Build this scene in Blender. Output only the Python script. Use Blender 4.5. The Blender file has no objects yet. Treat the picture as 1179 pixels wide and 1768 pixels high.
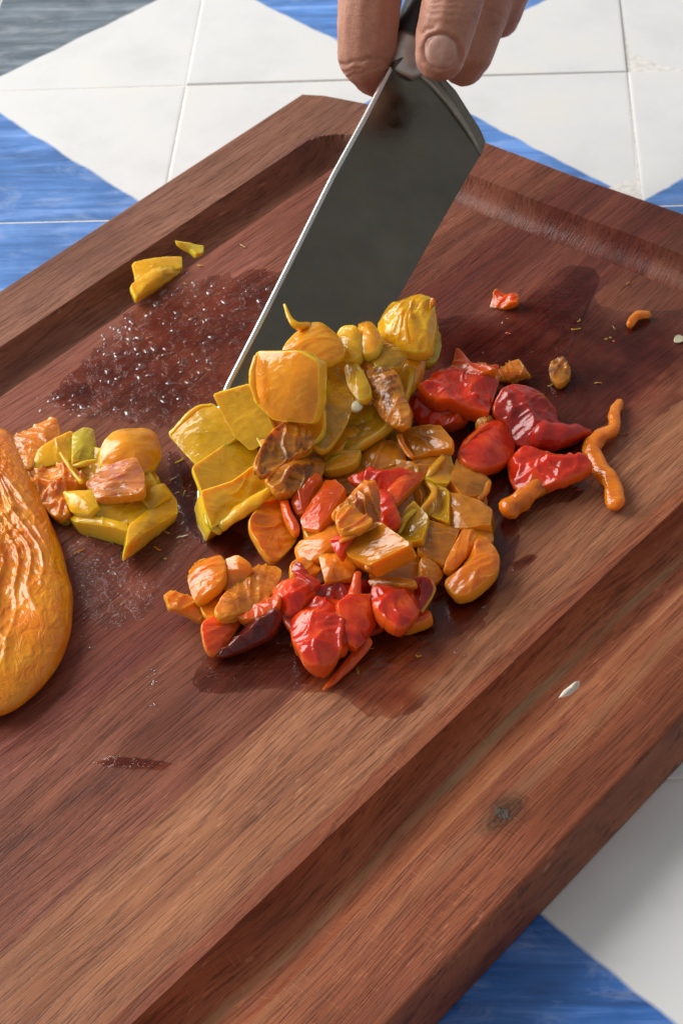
import bpy, bmesh, math, random
import numpy as np
from mathutils import Vector, Matrix, noise
from mathutils.bvhtree import BVHTree

random.seed(7)
sc = bpy.context.scene
col = sc.collection

# ------------------------------------------------------------------ camera
CAM_H = 0.53
PITCH, ROLL = math.radians(43.0), math.radians(-4.9)
FPX, W0, H0 = 3500.0, 1179.0, 1768.0          # focal length in photo pixels
_r, _u = Vector((1, 0, 0)), Vector((0, math.sin(PITCH), math.cos(PITCH)))
FWD = Vector((0, math.cos(PITCH), -math.sin(PITCH)))
RT = _r * math.cos(ROLL) + _u * math.sin(ROLL)
UP = -_r * math.sin(ROLL) + _u * math.cos(ROLL)
EYE = Vector((0, 0, CAM_H))
cd = bpy.data.cameras.new('camera')
cam = bpy.data.objects.new('camera', cd)
col.objects.link(cam)
M = Matrix((RT, UP, -FWD)).transposed().to_4x4()
M.translation = EYE
cam.matrix_world = M
cd.sensor_fit = 'HORIZONTAL'
cd.sensor_width = 36.0
cd.lens = FPX / W0 * 36.0
cd.clip_start, cd.clip_end = 0.02, 50
cd.dof.use_dof = True
cd.dof.focus_distance = 0.68
cd.dof.aperture_fstop = 60
sc.camera = cam

# ------------------------------------------------------------------ light
wd = bpy.data.worlds.new('World')
sc.world = wd
wd.use_nodes = True
bg = wd.node_tree.nodes['Background']
bg.inputs[0].default_value = (0.98, 0.985, 1.0, 1)
bg.inputs[1].default_value = 0.34
ld = bpy.data.lights.new('window_light', 'AREA')
ld.shape = 'RECTANGLE'
ld.size, ld.size_y = 2.3, 1.9
ld.energy = 108
ld.color = (1.0, 0.985, 0.965)
lo = bpy.data.objects.new('window_light', ld)
col.objects.link(lo)
LP = Vector((-1.90, 1.62, 1.42))
lo.location = LP
lo.rotation_euler = (Vector((0, 0.55, 0)) - LP).to_track_quat('-Z', 'Y').to_euler()

sc.view_settings.view_transform = 'Standard'
sc.view_settings.look = 'None'
sc.view_settings.gamma = 1
sc.view_settings.use_curve_mapping = False
sc.view_settings.exposure = 0.0

# ------------------------------------------------------------------ helpers
TB = 0.0256                                     # top of the board


def ray(x, y):
    return FWD + RT * ((x - W0 / 2) / FPX) - UP * ((y - H0 / 2) / FPX)


def at(x, y, z):
    d = ray(x, y)
    return EYE + d * ((z - CAM_H) / d.z)


def onplane(x, y, p0, n):
    d = ray(x, y)
    return EYE + d * (n.dot(p0 - EYE) / n.dot(d))


def dep(x, y, depth):
    return EYE + ray(x, y) * depth


def mesh_obj(name, verts, faces, mat, parent=None, smooth=True, attrs=None, mats=None, fm=None):
    me = bpy.data.meshes.new(name)
    me.from_pydata([tuple(v) for v in verts], [], faces)
    me.update()
    bm = bmesh.new(); bm.from_mesh(me)
    bmesh.ops.recalc_face_normals(bm, faces=bm.faces)
    bm.to_mesh(me); bm.free()
    if smooth:
        me.polygons.foreach_set('use_smooth', [True] * len(me.polygons))
    if attrs:
        for k, v in attrs.items():
            a = me.attributes.new(k, 'FLOAT', 'POINT')
            a.data.foreach_set('value', v)
    for m in (mats or [mat]):
        me.materials.append(m)
    o = bpy.data.objects.new(name, me)
    col.objects.link(o)
    if parent:
        o.parent = parent
    return o


def tag(o, label=None, cat=None, group=None, kind=None):
    for k, v in (('label', label), ('category', cat), ('group', group), ('kind', kind)):
        if v:
            o[k] = v
    return o


def empty(name, loc=(0, 0, 0), rz=0):
    o = bpy.data.objects.new(name, None)
    o.empty_display_size = 0.02
    o.location = loc
    o.rotation_euler = (0, 0, rz)
    col.objects.link(o)
    return o


class NT:
    """tiny node-tree helper"""
    def __init__(s, name):
        s.m = bpy.data.materials.new(name)
        s.m.use_nodes = True
        s.t = s.m.node_tree
        s.b = s.t.nodes['Principled BSDF']
        s.out = s.t.nodes['Material Output']

    def n(s, ty, **kw):
        nd = s.t.nodes.new(ty)
        for k, v in kw.items():
            setattr(nd, k, v)
        return nd

    def l(s, a, b):
        s.t.links.new(a, b)

    def val(s, sock, v):
        if isinstance(v, bpy.types.NodeSocket):
            s.l(v, sock)
        else:
            sock.default_value = v

    def mapping(s, src, scale=(1, 1, 1), loc=(0, 0, 0), rot=(0, 0, 0)):
        m = s.n('ShaderNodeMapping')
        s.l(src, m.inputs['Vector'])
        m.inputs['Scale'].default_value = scale
        m.inputs['Location'].default_value = loc
        m.inputs['Rotation'].default_value = rot
        return m.outputs[0]

    def noise(s, vec, scale=1, detail=3, rough=.5, dist=0):
        t = s.n('ShaderNodeTexNoise')
        if vec is not None:
            s.l(vec, t.inputs['Vector'])
        t.inputs['Scale'].default_value = scale
        t.inputs['Detail'].default_value = detail
        t.inputs['Roughness'].default_value = rough
        t.inputs['Distortion'].default_value = dist
        return t.outputs['Fac']

    def ramp(s, fac, stops):
        r = s.n('ShaderNodeValToRGB')
        s.l(fac, r.inputs[0])
        e = r.color_ramp.elements
        while len(e) < len(stops):
            e.new(0.5)
        for i, (p, c) in enumerate(stops):
            e[i].position = p
            if isinstance(c, (int, float)):
                c = (c, c, c)
            e[i].color = (*c, 1) if len(c) == 3 else c
        return r.outputs[0]

    def mix(s, fac, a, b, mode='MIX'):
        m = s.n('ShaderNodeMix', data_type='RGBA', blend_type=mode)
        s.val(m.inputs[0], fac)
        for sock, v in ((m.inputs[6], a), (m.inputs[7], b)):
            if isinstance(v, (tuple, list)) and len(v) == 3:
                v = (*v, 1)
            s.val(sock, v)
        return m.outputs[2]

    def math(s, op, a, b=0.0, c=0.0, clamp=False):
        m = s.n('ShaderNodeMath', operation=op, use_clamp=clamp)
        for sock, v in zip(m.inputs, (a, b, c)):
            s.val(sock, v)
        return m.outputs[0]

    def bump(s, h, strength=.3, dist=.001, prev=None):
        b = s.n('ShaderNodeBump')
        s.l(h, b.inputs['Height'])
        b.inputs['Strength'].default_value = strength
        b.inputs['Distance'].default_value = dist
        if prev is not None:
            s.l(prev, b.inputs['Normal'])
        return b.outputs[0]

    def set(s, **kw):
        for k, v in kw.items():
            k = k.replace('_', ' ')
            sock = s.b.inputs[k]
            if isinstance(v, tuple) and len(v) == 3 and sock.type == 'RGBA':
                v = (*v, 1)
            s.val(sock, v)
        return s.m

    def obj(s):
        return s.n('ShaderNodeTexCoord').outputs['Object']


# ------------------------------------------------------------------ materials
def wood_mat(name, dark, mid, light, seed, rough=.46, streak=None, pore=.48, knot=None):
    t = NT(name)
    co = t.obj()
    off = (seed * 1.7, seed * .31, seed * .9)
    # slow warp so that the grain lines wander
    w = t.n('ShaderNodeTexNoise'); t.l(t.mapping(co, (5, 14, 14), off), w.inputs['Vector'])
    w.inputs['Scale'].default_value = 1; w.inputs['Detail'].default_value = 2
    wv = t.n('ShaderNodeVectorMath', operation='MULTIPLY_ADD')
    t.l(w.outputs['Color'], wv.inputs[0]); wv.inputs[1].default_value = (0, .022, .022); t.l(co, wv.inputs[2])
    c2 = wv.outputs[0]
    g1 = t.noise(t.mapping(c2, (9, 210, 60), off), 1, 5, .6, .4)
    g2 = t.noise(t.mapping(c2, (3.5, 52, 24), off), 1, 3, .5)
    g = t.math('ADD', t.math('MULTIPLY', g1, .55), t.math('MULTIPLY', g2, .45))
    c = t.ramp(g, [(.27, dark), (.49, mid), (.72, light)])
    fine = t.noise(t.mapping(c2, (55, 1200, 200), off), 1, 3, .6)
    c = t.mix(t.ramp(fine, [(.36, pore), (.50, 0)]), c, tuple(x * .30 for x in dark))
    vessel = t.noise(t.mapping(c2, (110, 2300, 300), off), 1, 2, .5)
    c = t.mix(t.ramp(vessel, [(.30, .5), (.40, 0)]), c, tuple(x * .25 for x in dark))
    hue = t.noise(t.mapping(c2, (10, 75, 30), (off[1], off[0], 3)), 1, 4, .6, .6)
    c = t.mix(t.ramp(hue, [(.30, .55), (.46, 0)]), c, (mid[0] * .62, mid[1] * .62, mid[2] * .85))
    c = t.mix(t.ramp(hue, [(.55, 0), (.74, .5)]), c, (light[0] * 1.05, light[1] * 1.0, light[2] * .85))
    scr = t.noise(t.mapping(co, (1700, 110, 60), off, (0, 0, .45)), 1, 2, .5)
    c = t.mix(t.math('MULTIPLY', t.ramp(scr, [(.60, 0), (.74, .28 if knot else .05)]), t.ramp(hue, [(.40, 0), (.55, 1)])), c, tuple(min(1, x * 1.35 + .02) for x in light))
    # pale flecks / fuzz of dry fibres
    fl = t.noise(t.mapping(co, (160, 900, 300), off), 1, 2, .5)
    blot = t.noise(t.mapping(co, (14, 30, 30), off), 1, 3, .5)
    c = t.mix(t.math('MULTIPLY', t.ramp(fl, [(.62, 0), (.74, 1)]), t.ramp(blot, [(.45, 0), (.62, .22)])), c, tuple(min(1, x * 2.1 + .03) for x in light))
    c = t.mix(t.ramp(blot, [(.25, .55), (.55, 0)]), c, tuple(x * .45 for x in mid))
    if streak:
        sep = t.n('ShaderNodeSeparateXYZ'); t.l(c2, sep.inputs[0])
        for (y0, wd_, colr, amt) in streak:
            d = t.math('ABSOLUTE', t.math('SUBTRACT', sep.outputs[1], y0 + .011))
            brk = t.noise(t.mapping(co, (9, 9, 9), (seed, y0 * 50, 0)), 1, 3, .6)
            f = t.math('MULTIPLY', t.ramp(t.math('DIVIDE', d, wd_), [(.35, 1), (1, 0)]), t.ramp(brk, [(.36, .12), (.55, 1)]))
            f = t.math('MULTIPLY', f, t.ramp(g1, [(.3, .35), (.6, amt)]))
            c = t.mix(f, c, colr)
    if knot:
        sp = t.n('ShaderNodeSeparateXYZ'); t.l(co, sp.inputs[0])
        dx = t.math('DIVIDE', t.math('SUBTRACT', sp.outputs[0], knot[0]), .0125)
        dy = t.math('DIVIDE', t.math('SUBTRACT', sp.outputs[1], knot[1]), .0075)
        rr = t.math('SQRT', t.math('ADD', t.math('MULTIPLY', dx, dx), t.math('MULTIPLY', dy, dy)))
        rr = t.math('ADD', rr, t.math('MULTIPLY', t.math('SUBTRACT', t.noise(co, 160, 4, .65), .5), .9))
        ringn = t.math('SINE', t.math('MULTIPLY', rr, 22.0))
        km = t.ramp(rr, [(.35, 1), (1.0, 0)])
        c = t.mix(t.math('MULTIPLY', km, .75), c, t.ramp(ringn, [(.2, (.030, .014, .008)), (.8, (.085, .042, .022))]))
    h = t.math('ADD', t.math('MULTIPLY', t.ramp(fine, [(.32, 0), (.52, 1)]), 1.0), t.math('MULTIPLY', g1, .6))
    # saw / scraper scratches running across the grain
    sc_ = t.noise(t.mapping(co, (520, 40, 40), off, (0, 0, .35)), 1, 2, .5)
    h = t.math('ADD', h, t.math('MULTIPLY', sc_, .15))
    nm = t.bump(h, .38, .0005)
    t.set(Base_Color=c, Roughness=t.ramp(blot, [(.3, rough - .10), (.7, rough + .10)]), Normal=nm)
    t.b.inputs['Specular IOR Level'].default_value = .22
    return t.m


def tile_mat(name, sx, sy, paint, seed, white=(.80, .80, .79)):
    t = NT(name)
    co = t.obj()
    sep = t.n('ShaderNodeSeparateXYZ'); t.l(co, sep.inputs[0])
    wob = t.noise(t.mapping(co, (40, 40, 40), (seed, 0, 0)), 1, 3, .5)
    s = t.math('ADD', t.math('MULTIPLY', sep.outputs[0], sx), t.math('MULTIPLY', sep.outputs[1], sy))
    s = t.math('ADD', s, t.math('MULTIPLY', t.math('SUBTRACT', wob, .5), .007))
    mask = t.ramp(t.math('ADD', t.math('MULTIPLY', s, 260), .5, clamp=True), [(.2, 0), (.8, 1)])
    ang = math.atan2(-sx, sy) * 1.0
    br = t.noise(t.mapping(co, (9, 105, 60), (seed, seed, 0), (0, 0, ang + .25)), 1, 5, .65, .6)
    bl = t.noise(t.mapping(co, (22, 22, 22), (seed * 2, 0, 0)), 1, 4, .6)
    pc = t.ramp(br, [(.30, tuple(x * .50 for x in paint)), (.5, paint), (.70, tuple(min(1, x * 1.25 + .12) for x in paint))])
    pc = t.mix(t.ramp(bl, [(.35, .6), (.6, 0)]), pc, tuple(x * .55 for x in paint))
    wear = t.noise(t.mapping(co, (30, 75, 40), (seed, 9, 0), (0, 0, ang - .4)), 1, 5, .7, 1.0)
    pc = t.mix(t.ramp(wear, [(.50, 0), (.72, .36)]), pc, tuple(min(1, x * .6 + .42) for x in paint))
    wc = t.ramp(bl, [(.30, tuple(x * .93 for x in white)), (.52, white), (.7, (white[0] * 1.02, white[1], white[2] * .95))])
    spk = t.noise(t.mapping(co, (260, 260, 260), (seed, 3, 0)), 1, 1, .5)
    wc = t.mix(t.ramp(spk, [(.78, 0), (.83, .5)]), wc, (.45, .40, .34))
    t.set(Base_Color=t.mix(mask, wc, pc), Roughness=t.ramp(bl, [(.3, .28), (.7, .45)]),
          Normal=t.bump(t.math('ADD', bl, t.math('MULTIPLY', br, .3)), .12, .002))
    return t.m


def pepper_mat(name, top, side, var=.35, rough=.24, wr=.45, spots=None, spot_amt=.5, sss=.85, glow=None, fibre=.20):
    t = NT(name)
    co = t.obj()
    inf = t.n('ShaderNodeObjectInfo')
    addv = t.n('ShaderNodeVectorMath', operation='ADD'); t.l(co, addv.inputs[0])
    cx = t.n('ShaderNodeCombineXYZ')
    for i in range(3):
        t.l(t.math('MULTIPLY', inf.outputs['Random'], 3.1 + i * 1.7), cx.inputs[i])
    t.l(cx.outputs[0], addv.inputs[1])
    v = addv.outputs[0]
    at_ = t.n('ShaderNodeAttribute', attribute_name='edge')
    n1 = t.noise(v, 95, 3, .55)
    n2 = t.noise(v, 320, 3, .6, 1.0)
    tc = t.ramp(n1, [(.28, tuple(x * (1 - var) for x in top)), (.5, top), (.75, tuple(min(1, x * (1 + var * .7)) for x in (glow or top)))])
    c = t.mix(at_.outputs['Fac'], tc, side)
    c = t.mix(t.math('MULTIPLY', t.ramp(n2, [(.3, 1), (.5, 0)]), .12), c, tuple(x * .5 for x in top))
    fb = t.noise(t.mapping(v, (90, 620, 300), (0, 3, 0), (0, 0, .5)), 1, 3, .6, .8)
    c = t.mix(t.ramp(fb, [(.55, 0), (.72, fibre)]), c, tuple(min(1, x * 1.25 + .06) for x in side))
    if spots:
        c = t.mix(t.ramp(t.noise(v, 120, 4, .65), [(.52, 0), (.60, spot_amt)]), c, spots)
    wv = t.noise(t.mapping(v, (130, 340, 240), (0, 0, 0), (0, 0, .6)), 1, 2, .5, 1.6)
    nm = t.bump(wv, wr * .7, .0014)
    nm = t.bump(n2, .07, .0006, nm)
    t.set(Base_Color=c, Roughness=t.ramp(n1, [(.3, rough * .6), (.7, rough * 1.1)]), Normal=nm)
    t.b.inputs['Subsurface Weight'].default_value = sss
    t.b.inputs['Subsurface Radius'].default_value = (1.0, .45, .15)
    t.b.inputs['Subsurface Scale'].default_value = .006
    t.b.inputs['Specular IOR Level'].default_value = .15
    t.b.inputs['Coat Weight'].default_value = .85
    t.b.inputs['Coat IOR'].default_value = 1.45
    t.b.inputs['Coat Roughness'].default_value = .035
    drop = t.noise(t.mapping(v, (150, 270, 200), (2, 5, 1), (0, 0, .6)), 1, 1, .5, 1.2)
    t.l(t.bump(drop, min(1, .15 + wr * .6), .0016), t.b.inputs['Coat Normal'])
    return t.m


def simple_mat(name, c, rough=.5, metal=0., var=.0, scale=200, bump=0):
    t = NT(name)
    n1 = t.noise(t.obj(), scale, 3, .6)
    cc = t.ramp(n1, [(.3, tuple(x * (1 - var) for x in c)), (.7, tuple(min(1, x * (1 + var)) for x in c))])
    t.set(Base_Color=cc, Roughness=rough, Metallic=metal)
    if bump:
        t.set(Normal=t.bump(n1, bump, .001))
    return t.m


def juice_mat(name, tint, rough=.07, scale=130, bs=.5, gl=1.0):
    """thin wet film: what lies below shows through, the surface mirrors"""
    t = NT(name)
    co = t.obj()
    tr = t.n('ShaderNodeBsdfTransparent')
    n0 = t.noise(co, 40, 3, .6)
    thin = t.n('ShaderNodeAttribute', attribute_name='thin')
    tc = t.ramp(n0, [(.35, tuple(x * .85 for x in tint)), (.65, tuple(min(1, x * 1.1) for x in tint))])
    t.l(t.mix(t.math('ADD', t.math('MULTIPLY', thin.outputs['Fac'], .8), t.math('MULTIPLY', t.ramp(n0, [(.45, 0), (.62, 1)]), .22), clamp=True), tc, (1, 1, 1)), tr.inputs[0])
    gz = t.n('ShaderNodeBsdfGlossy')
    gz.inputs['Roughness'].default_value = rough
    gz.inputs['Color'].default_value = (gl, gl, gl, 1)
    b = t.noise(co, scale, 4, .6, .8)
    b2 = t.noise(t.mapping(co, (60, 420, 420)), 1, 3, .6)
    nm = t.bump(t.math('ADD', b, t.math('MULTIPLY', b2, .7)), bs, .0018)
    t.l(nm, gz.inputs['Normal'])
    lw = t.n('ShaderNodeLayerWeight')
    t.l(nm, lw.inputs['Normal'])
    fac = t.math('MULTIPLY_ADD', t.math('POWER', lw.outputs['Facing'], 5.0), .55, .03)
    mx = t.n('ShaderNodeMixShader')
    t.l(fac, mx.inputs[0]); t.l(tr.outputs[0], mx.inputs[1]); t.l(gz.outputs[0], mx.inputs[2])
    t.l(mx.outputs[0], t.out.inputs['Surface'])
    return t.m


# ------------------------------------------------------------------ setting: tiled tabletop
YAW = -0.104                                   # direction of the tile rows
S_ = CAM_H / 0.62
gx_dir = Vector((math.cos(YAW), math.sin(YAW), 0)); gy_dir = Vector((-math.sin(YAW), math.cos(YAW), 0))
O0 = Vector((-0.0692 * S_, 1.0404 * S_, 0))
SX = 0.128 * S_
rowpos = {0: 0.0}
rowpos[-1] = 0.131 * S_; rowpos[-2] = 0.262 * S_; rowpos[-3] = .393 * S_
rowpos[1] = -0.1345 * S_
for j in range(2, 8):
    rowpos[j] = rowpos[j - 1] - 0.1288 * S_
GAP = 0.0007
grout = simple_mat('grout_cement', (.78, .75, .70), .8, 0, .15, 300, .3)
c0 = O0 + gx_dir * (1.0 * SX) + gy_dir * (rowpos[3])
def rect(cx, cy, hx, hy, z):
    return [(c0 + gx_dir * (cx + a * hx) + gy_dir * (cy + b * hy)) + Vector((0, 0, z)) for a, b in ((-1, -1), (1, -1), (1, 1), (-1, 1))]
vb = rect(0, 0, .62, .62, -.00012) + rect(0, 0, .62, .62, -.03)
table = mesh_obj('tabletop', vb, [(0, 1, 2, 3), (7, 6, 5, 4), (0, 4, 5, 1), (1, 5, 6, 2), (2, 6, 7, 3), (3, 7, 4, 0)], grout, smooth=False)
tag(table, 'white and blue glazed tile tabletop under the cutting board', kind='structure')
BLUE = (.115, .28, .68); GREY = (.19, .235, .28)
def tile_mesh(hx, hy, mat):
    b = .00035; vs, fs = [], []
    for (ix, z) in ((0, -.008), (0, -b), (b * .35, -b * .35), (b, 0), (b * 4, .0001)):
        for a, c in ((-1, -1), (1, -1), (1, 1), (-1, 1)):
            vs.append((a * (hx - ix), c * (hy - ix), z))
    for k in range(4):
        for i in range(4):
            fs.append((k * 4 + i, k * 4 + (i + 1) % 4, k * 4 + 4 + (i + 1) % 4, k * 4 + 4 + i))
    fs.append((16, 17, 18, 19))
    me = bpy.data.meshes.new('tile')
    me.from_pydata(vs, [], fs); me.update(); me.materials.append(mat)
    return me
rt = random.Random(3)
for i in range(-3, 5):
    for j in range(-2, 6):
        # tile between columns i..i+1 and rows j..j+1; painted corner is the one with odd i, odd j
        ci = i if i % 2 else i + 1
        cj = j if j % 2 else j + 1
        sx = -1 if ci == i else 1
        sy = 1 if cj == j else -1
        paint = GREY if (ci, cj) == (-1, -1) else BLUE
        f = rt.uniform(.86, 1.1)
        if j >= 3:
            paint = (.045, .19, .60)
        m = tile_mat('tile_glaze', sx, sy, tuple(x * f for x in paint), rt.uniform(0, 40))
        hy = (rowpos[j] - rowpos[j + 1]) / 2 - GAP / 2
        me = tile_mesh(SX / 2 - GAP / 2, hy, m)
        o = bpy.data.objects.new('tile', me); col.objects.link(o)
        p = O0 + gx_dir * ((i + .5) * SX) + gy_dir * ((rowpos[j] + rowpos[j + 1]) / 2)
        dz = rt.uniform(-.00004, .00012)
        if (i, j) == (0, -1) or (i, j) == (1, -1):
            dz = .0008
        o.location = (p.x, p.y, dz)
        o.rotation_euler = (rt.uniform(-.006, .006), rt.uniform(-.004, .004), YAW + rt.uniform(-.004, .004))
        o.parent = table

# ------------------------------------------------------------------ cutting board
BROT = math.radians(45.4)
NL, NN = .5851, .2270                          # left and near edge, measured across the board
A0 = .06
def a_far(n):
    return float(np.interp(n, [NN, .3872, .4390, .4907, .5551, .575, .5851], [.6165, .6146, .6107, .6092, .6022, .5962, .5905]))
RC = .050
def sd(a, n):
    d1 = NL - n if (NL - n) < (n - NN) * .936 else (n - NN) * .936
    d2 = min((a_far(n) - a) * 1.16, a - A0)
    if d1 < RC and d2 < RC:
        return RC - math.hypot(RC - d1, RC - d2)
    return min(d1, d2)
G0, G1, GD = .0305, .054, .0120
def board_h(a, n):
    d = sd(a, n)
    h = 0.0
    if G0 < d < G1:
        x = (d - (G0 + G1) / 2) / ((G1 - G0) / 2)
        h = -GD * max(0, 1 - x * x) ** .55
    e = min(NL - n, n - NN, a_far(n) - a, a - A0)
    if e < .0022:
        h -= .0022 - math.sqrt(max(0, .0022 ** 2 - (.0022 - max(e, 0)) ** 2))
    h += .00025 * noise.noise(Vector((a * 9, n * 40, 2)))
    return TB + h
board = empty('cutting_board', (0, 0, 0), BROT)
tag(board, 'large dark brown wooden cutting board with juice groove', 'cutting board')
_kp = at(868, 1405, TB)
KNOT = (_kp.x * math.cos(BROT) + _kp.y * math.sin(BROT), -_kp.x * math.sin(BROT) + _kp.y * math.cos(BROT))
tan = ((0.155, 0.051, 0.028), (0.368, 0.141, 0.068), (0.535, 0.237, 0.125))
W_NEAR = wood_mat('wood_rim_red', (0.101, 0.026, 0.012), (0.308, 0.088, 0.040), (0.499, 0.182, 0.082), 1.3, .44,
                  streak=[(.262, .0040, (0.389, 0.185, 0.087), .5), (.2740, .0022, (0.350, 0.269, 0.147), .6), (.2490, .0035, (0.350, 0.168, 0.083), .4)], knot=KNOT)
W_TAN = wood_mat('wood_tan', *tan, 4.1, .42)
W_MID = wood_mat('wood_brown', (0.095, 0.027, 0.016), (0.255, 0.081, 0.046), (0.379, 0.139, 0.083), 7.7, .38)
W_DARK = wood_mat('wood_maroon', (0.082, 0.019, 0.013), (0.214, 0.055, 0.036), (0.314, 0.099, 0.063), 11.9, .36)
W_RED = wood_mat('wood_red', (0.114, 0.030, 0.019), (0.285, 0.090, 0.057), (0.404, 0.150, 0.098), 16.2, .38)
W_RIM = wood_mat('wood_rim_tan', (0.119, 0.046, 0.029), (0.274, 0.117, 0.072), (0.379, 0.182, 0.120), 21.5, .5)
ns_all = sorted(set([round(x, 5) for x in np.concatenate([
    np.linspace(NN, NN + .003, 6), np.arange(NN + .003, .2855, .0012), np.arange(.2855, .531, .003),
    np.arange(.531, NL - .003, .0011), np.linspace(NL - .003, NL, 6)])]))
BOUND = [NN, .2905, .3330, .3830, .4420, .4980, .5400, NL]
BMAT = [W_NEAR, W_TAN, W_MID, W_DARK, W_MID, W_RED, W_RIM]
sgrid = np.concatenate([np.linspace(0, .003, 5), np.linspace(.003, .065, 6)[1:], np.linspace(.065, .47, 110)[1:], np.linspace(.47, .547, 62)[1:], np.linspace(.547, .55, 6)[1:]]) / .55
for k in range(len(BOUND) - 1):
    b0, b1 = BOUND[k], BOUND[k + 1]
    nn = [b0] + [x for x in ns_all if b0 + 1e-4 < x < b1 - 1e-4] + [b1]
    vs, fs = [], []
    for n in nn:
        af = a_far(n)
        for s in sgrid:
            a = A0 + s * (af - A0)
            vs.append((a, n, board_h(a, n)))
    m_ = len(sgrid); N_ = len(nn)
    for i in range(N_ - 1):
        for j in range(m_ - 1):
            q = i * m_ + j
            fs.append((q, q + m_, q + m_ + 1, q + 1))
    # skirt: end faces and outer sides down to the table
    loop = [j for j in range(m_)] + [i * m_ + m_ - 1 for i in range(1, N_)] + [(N_ - 1) * m_ + j for j in range(m_ - 2, -1, -1)] + [i * m_ for i in range(N_ - 2, 0, -1)]
    base = len(vs)
    for q in loop:
        x, y, z = vs[q]
        vs.append((x, y, .0012))
    L_ = len(loop)
    for i in range(L_):
        fs.append((loop[i], loop[(i + 1) % L_], base + (i + 1) % L_, base + i))
    fs.append(tuple(range(base, base + L_)))
    o = mesh_obj('stave', vs, fs, BMAT[k], board, smooth=True)
    o.data.set_sharp_from_angle(angle=math.radians(50))


def to_board(p):
    c, s = math.cos(BROT), math.sin(BROT)
    return Vector((p.x * c + p.y * s, -p.x * s + p.y * c, p.z))
def ground(x, y):
    """point of the board's surface under a photo pixel"""
    p = at(x, y, TB)
    for _ in range(6):
        q = to_board(p)
        p = at(x, y, board_h(q.x, q.y))
    return p
def surf_z(p):
    q = to_board(p)
    if NN < q.y < NL and A0 < q.x < a_far(q.y):
        return board_h(q.x, q.y)
    return 0.0


# ------------------------------------------------------------------ star-shaped patches and tubes
def chaikin(pts, it, w=.22):
    pts = np.array(pts, float)
    for _ in range(it):
        nx = np.roll(pts, -1, 0)
        a = pts * (1 - w) + nx * w
        b = pts * w + nx * (1 - w)
        pts = np.stack([a, b], 1).reshape(-1, pts.shape[1])
    return pts
def resample(pts, n):
    p = np.vstack([pts, pts[:1]])
    d = np.concatenate([[0], np.cumsum(np.linalg.norm(np.diff(p, axis=0), axis=1))])
    s = np.linspace(0, d[-1], n, endpoint=False)
    return np.stack([np.interp(s, d, p[:, k]) for k in range(p.shape[1])], 1)
def centroid(p):
    x, y = p[:, 0], p[:, 1]; x2, y2 = np.roll(x, -1), np.roll(y, -1)
    cr = x * y2 - x2 * y; A = cr.sum() / 2
    if abs(A) < 1e-6:
        return p.mean(0)
    return np.array([((x + x2) * cr).sum() / (6 * A), ((y + y2) * cr).sum() / (6 * A)])

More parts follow.
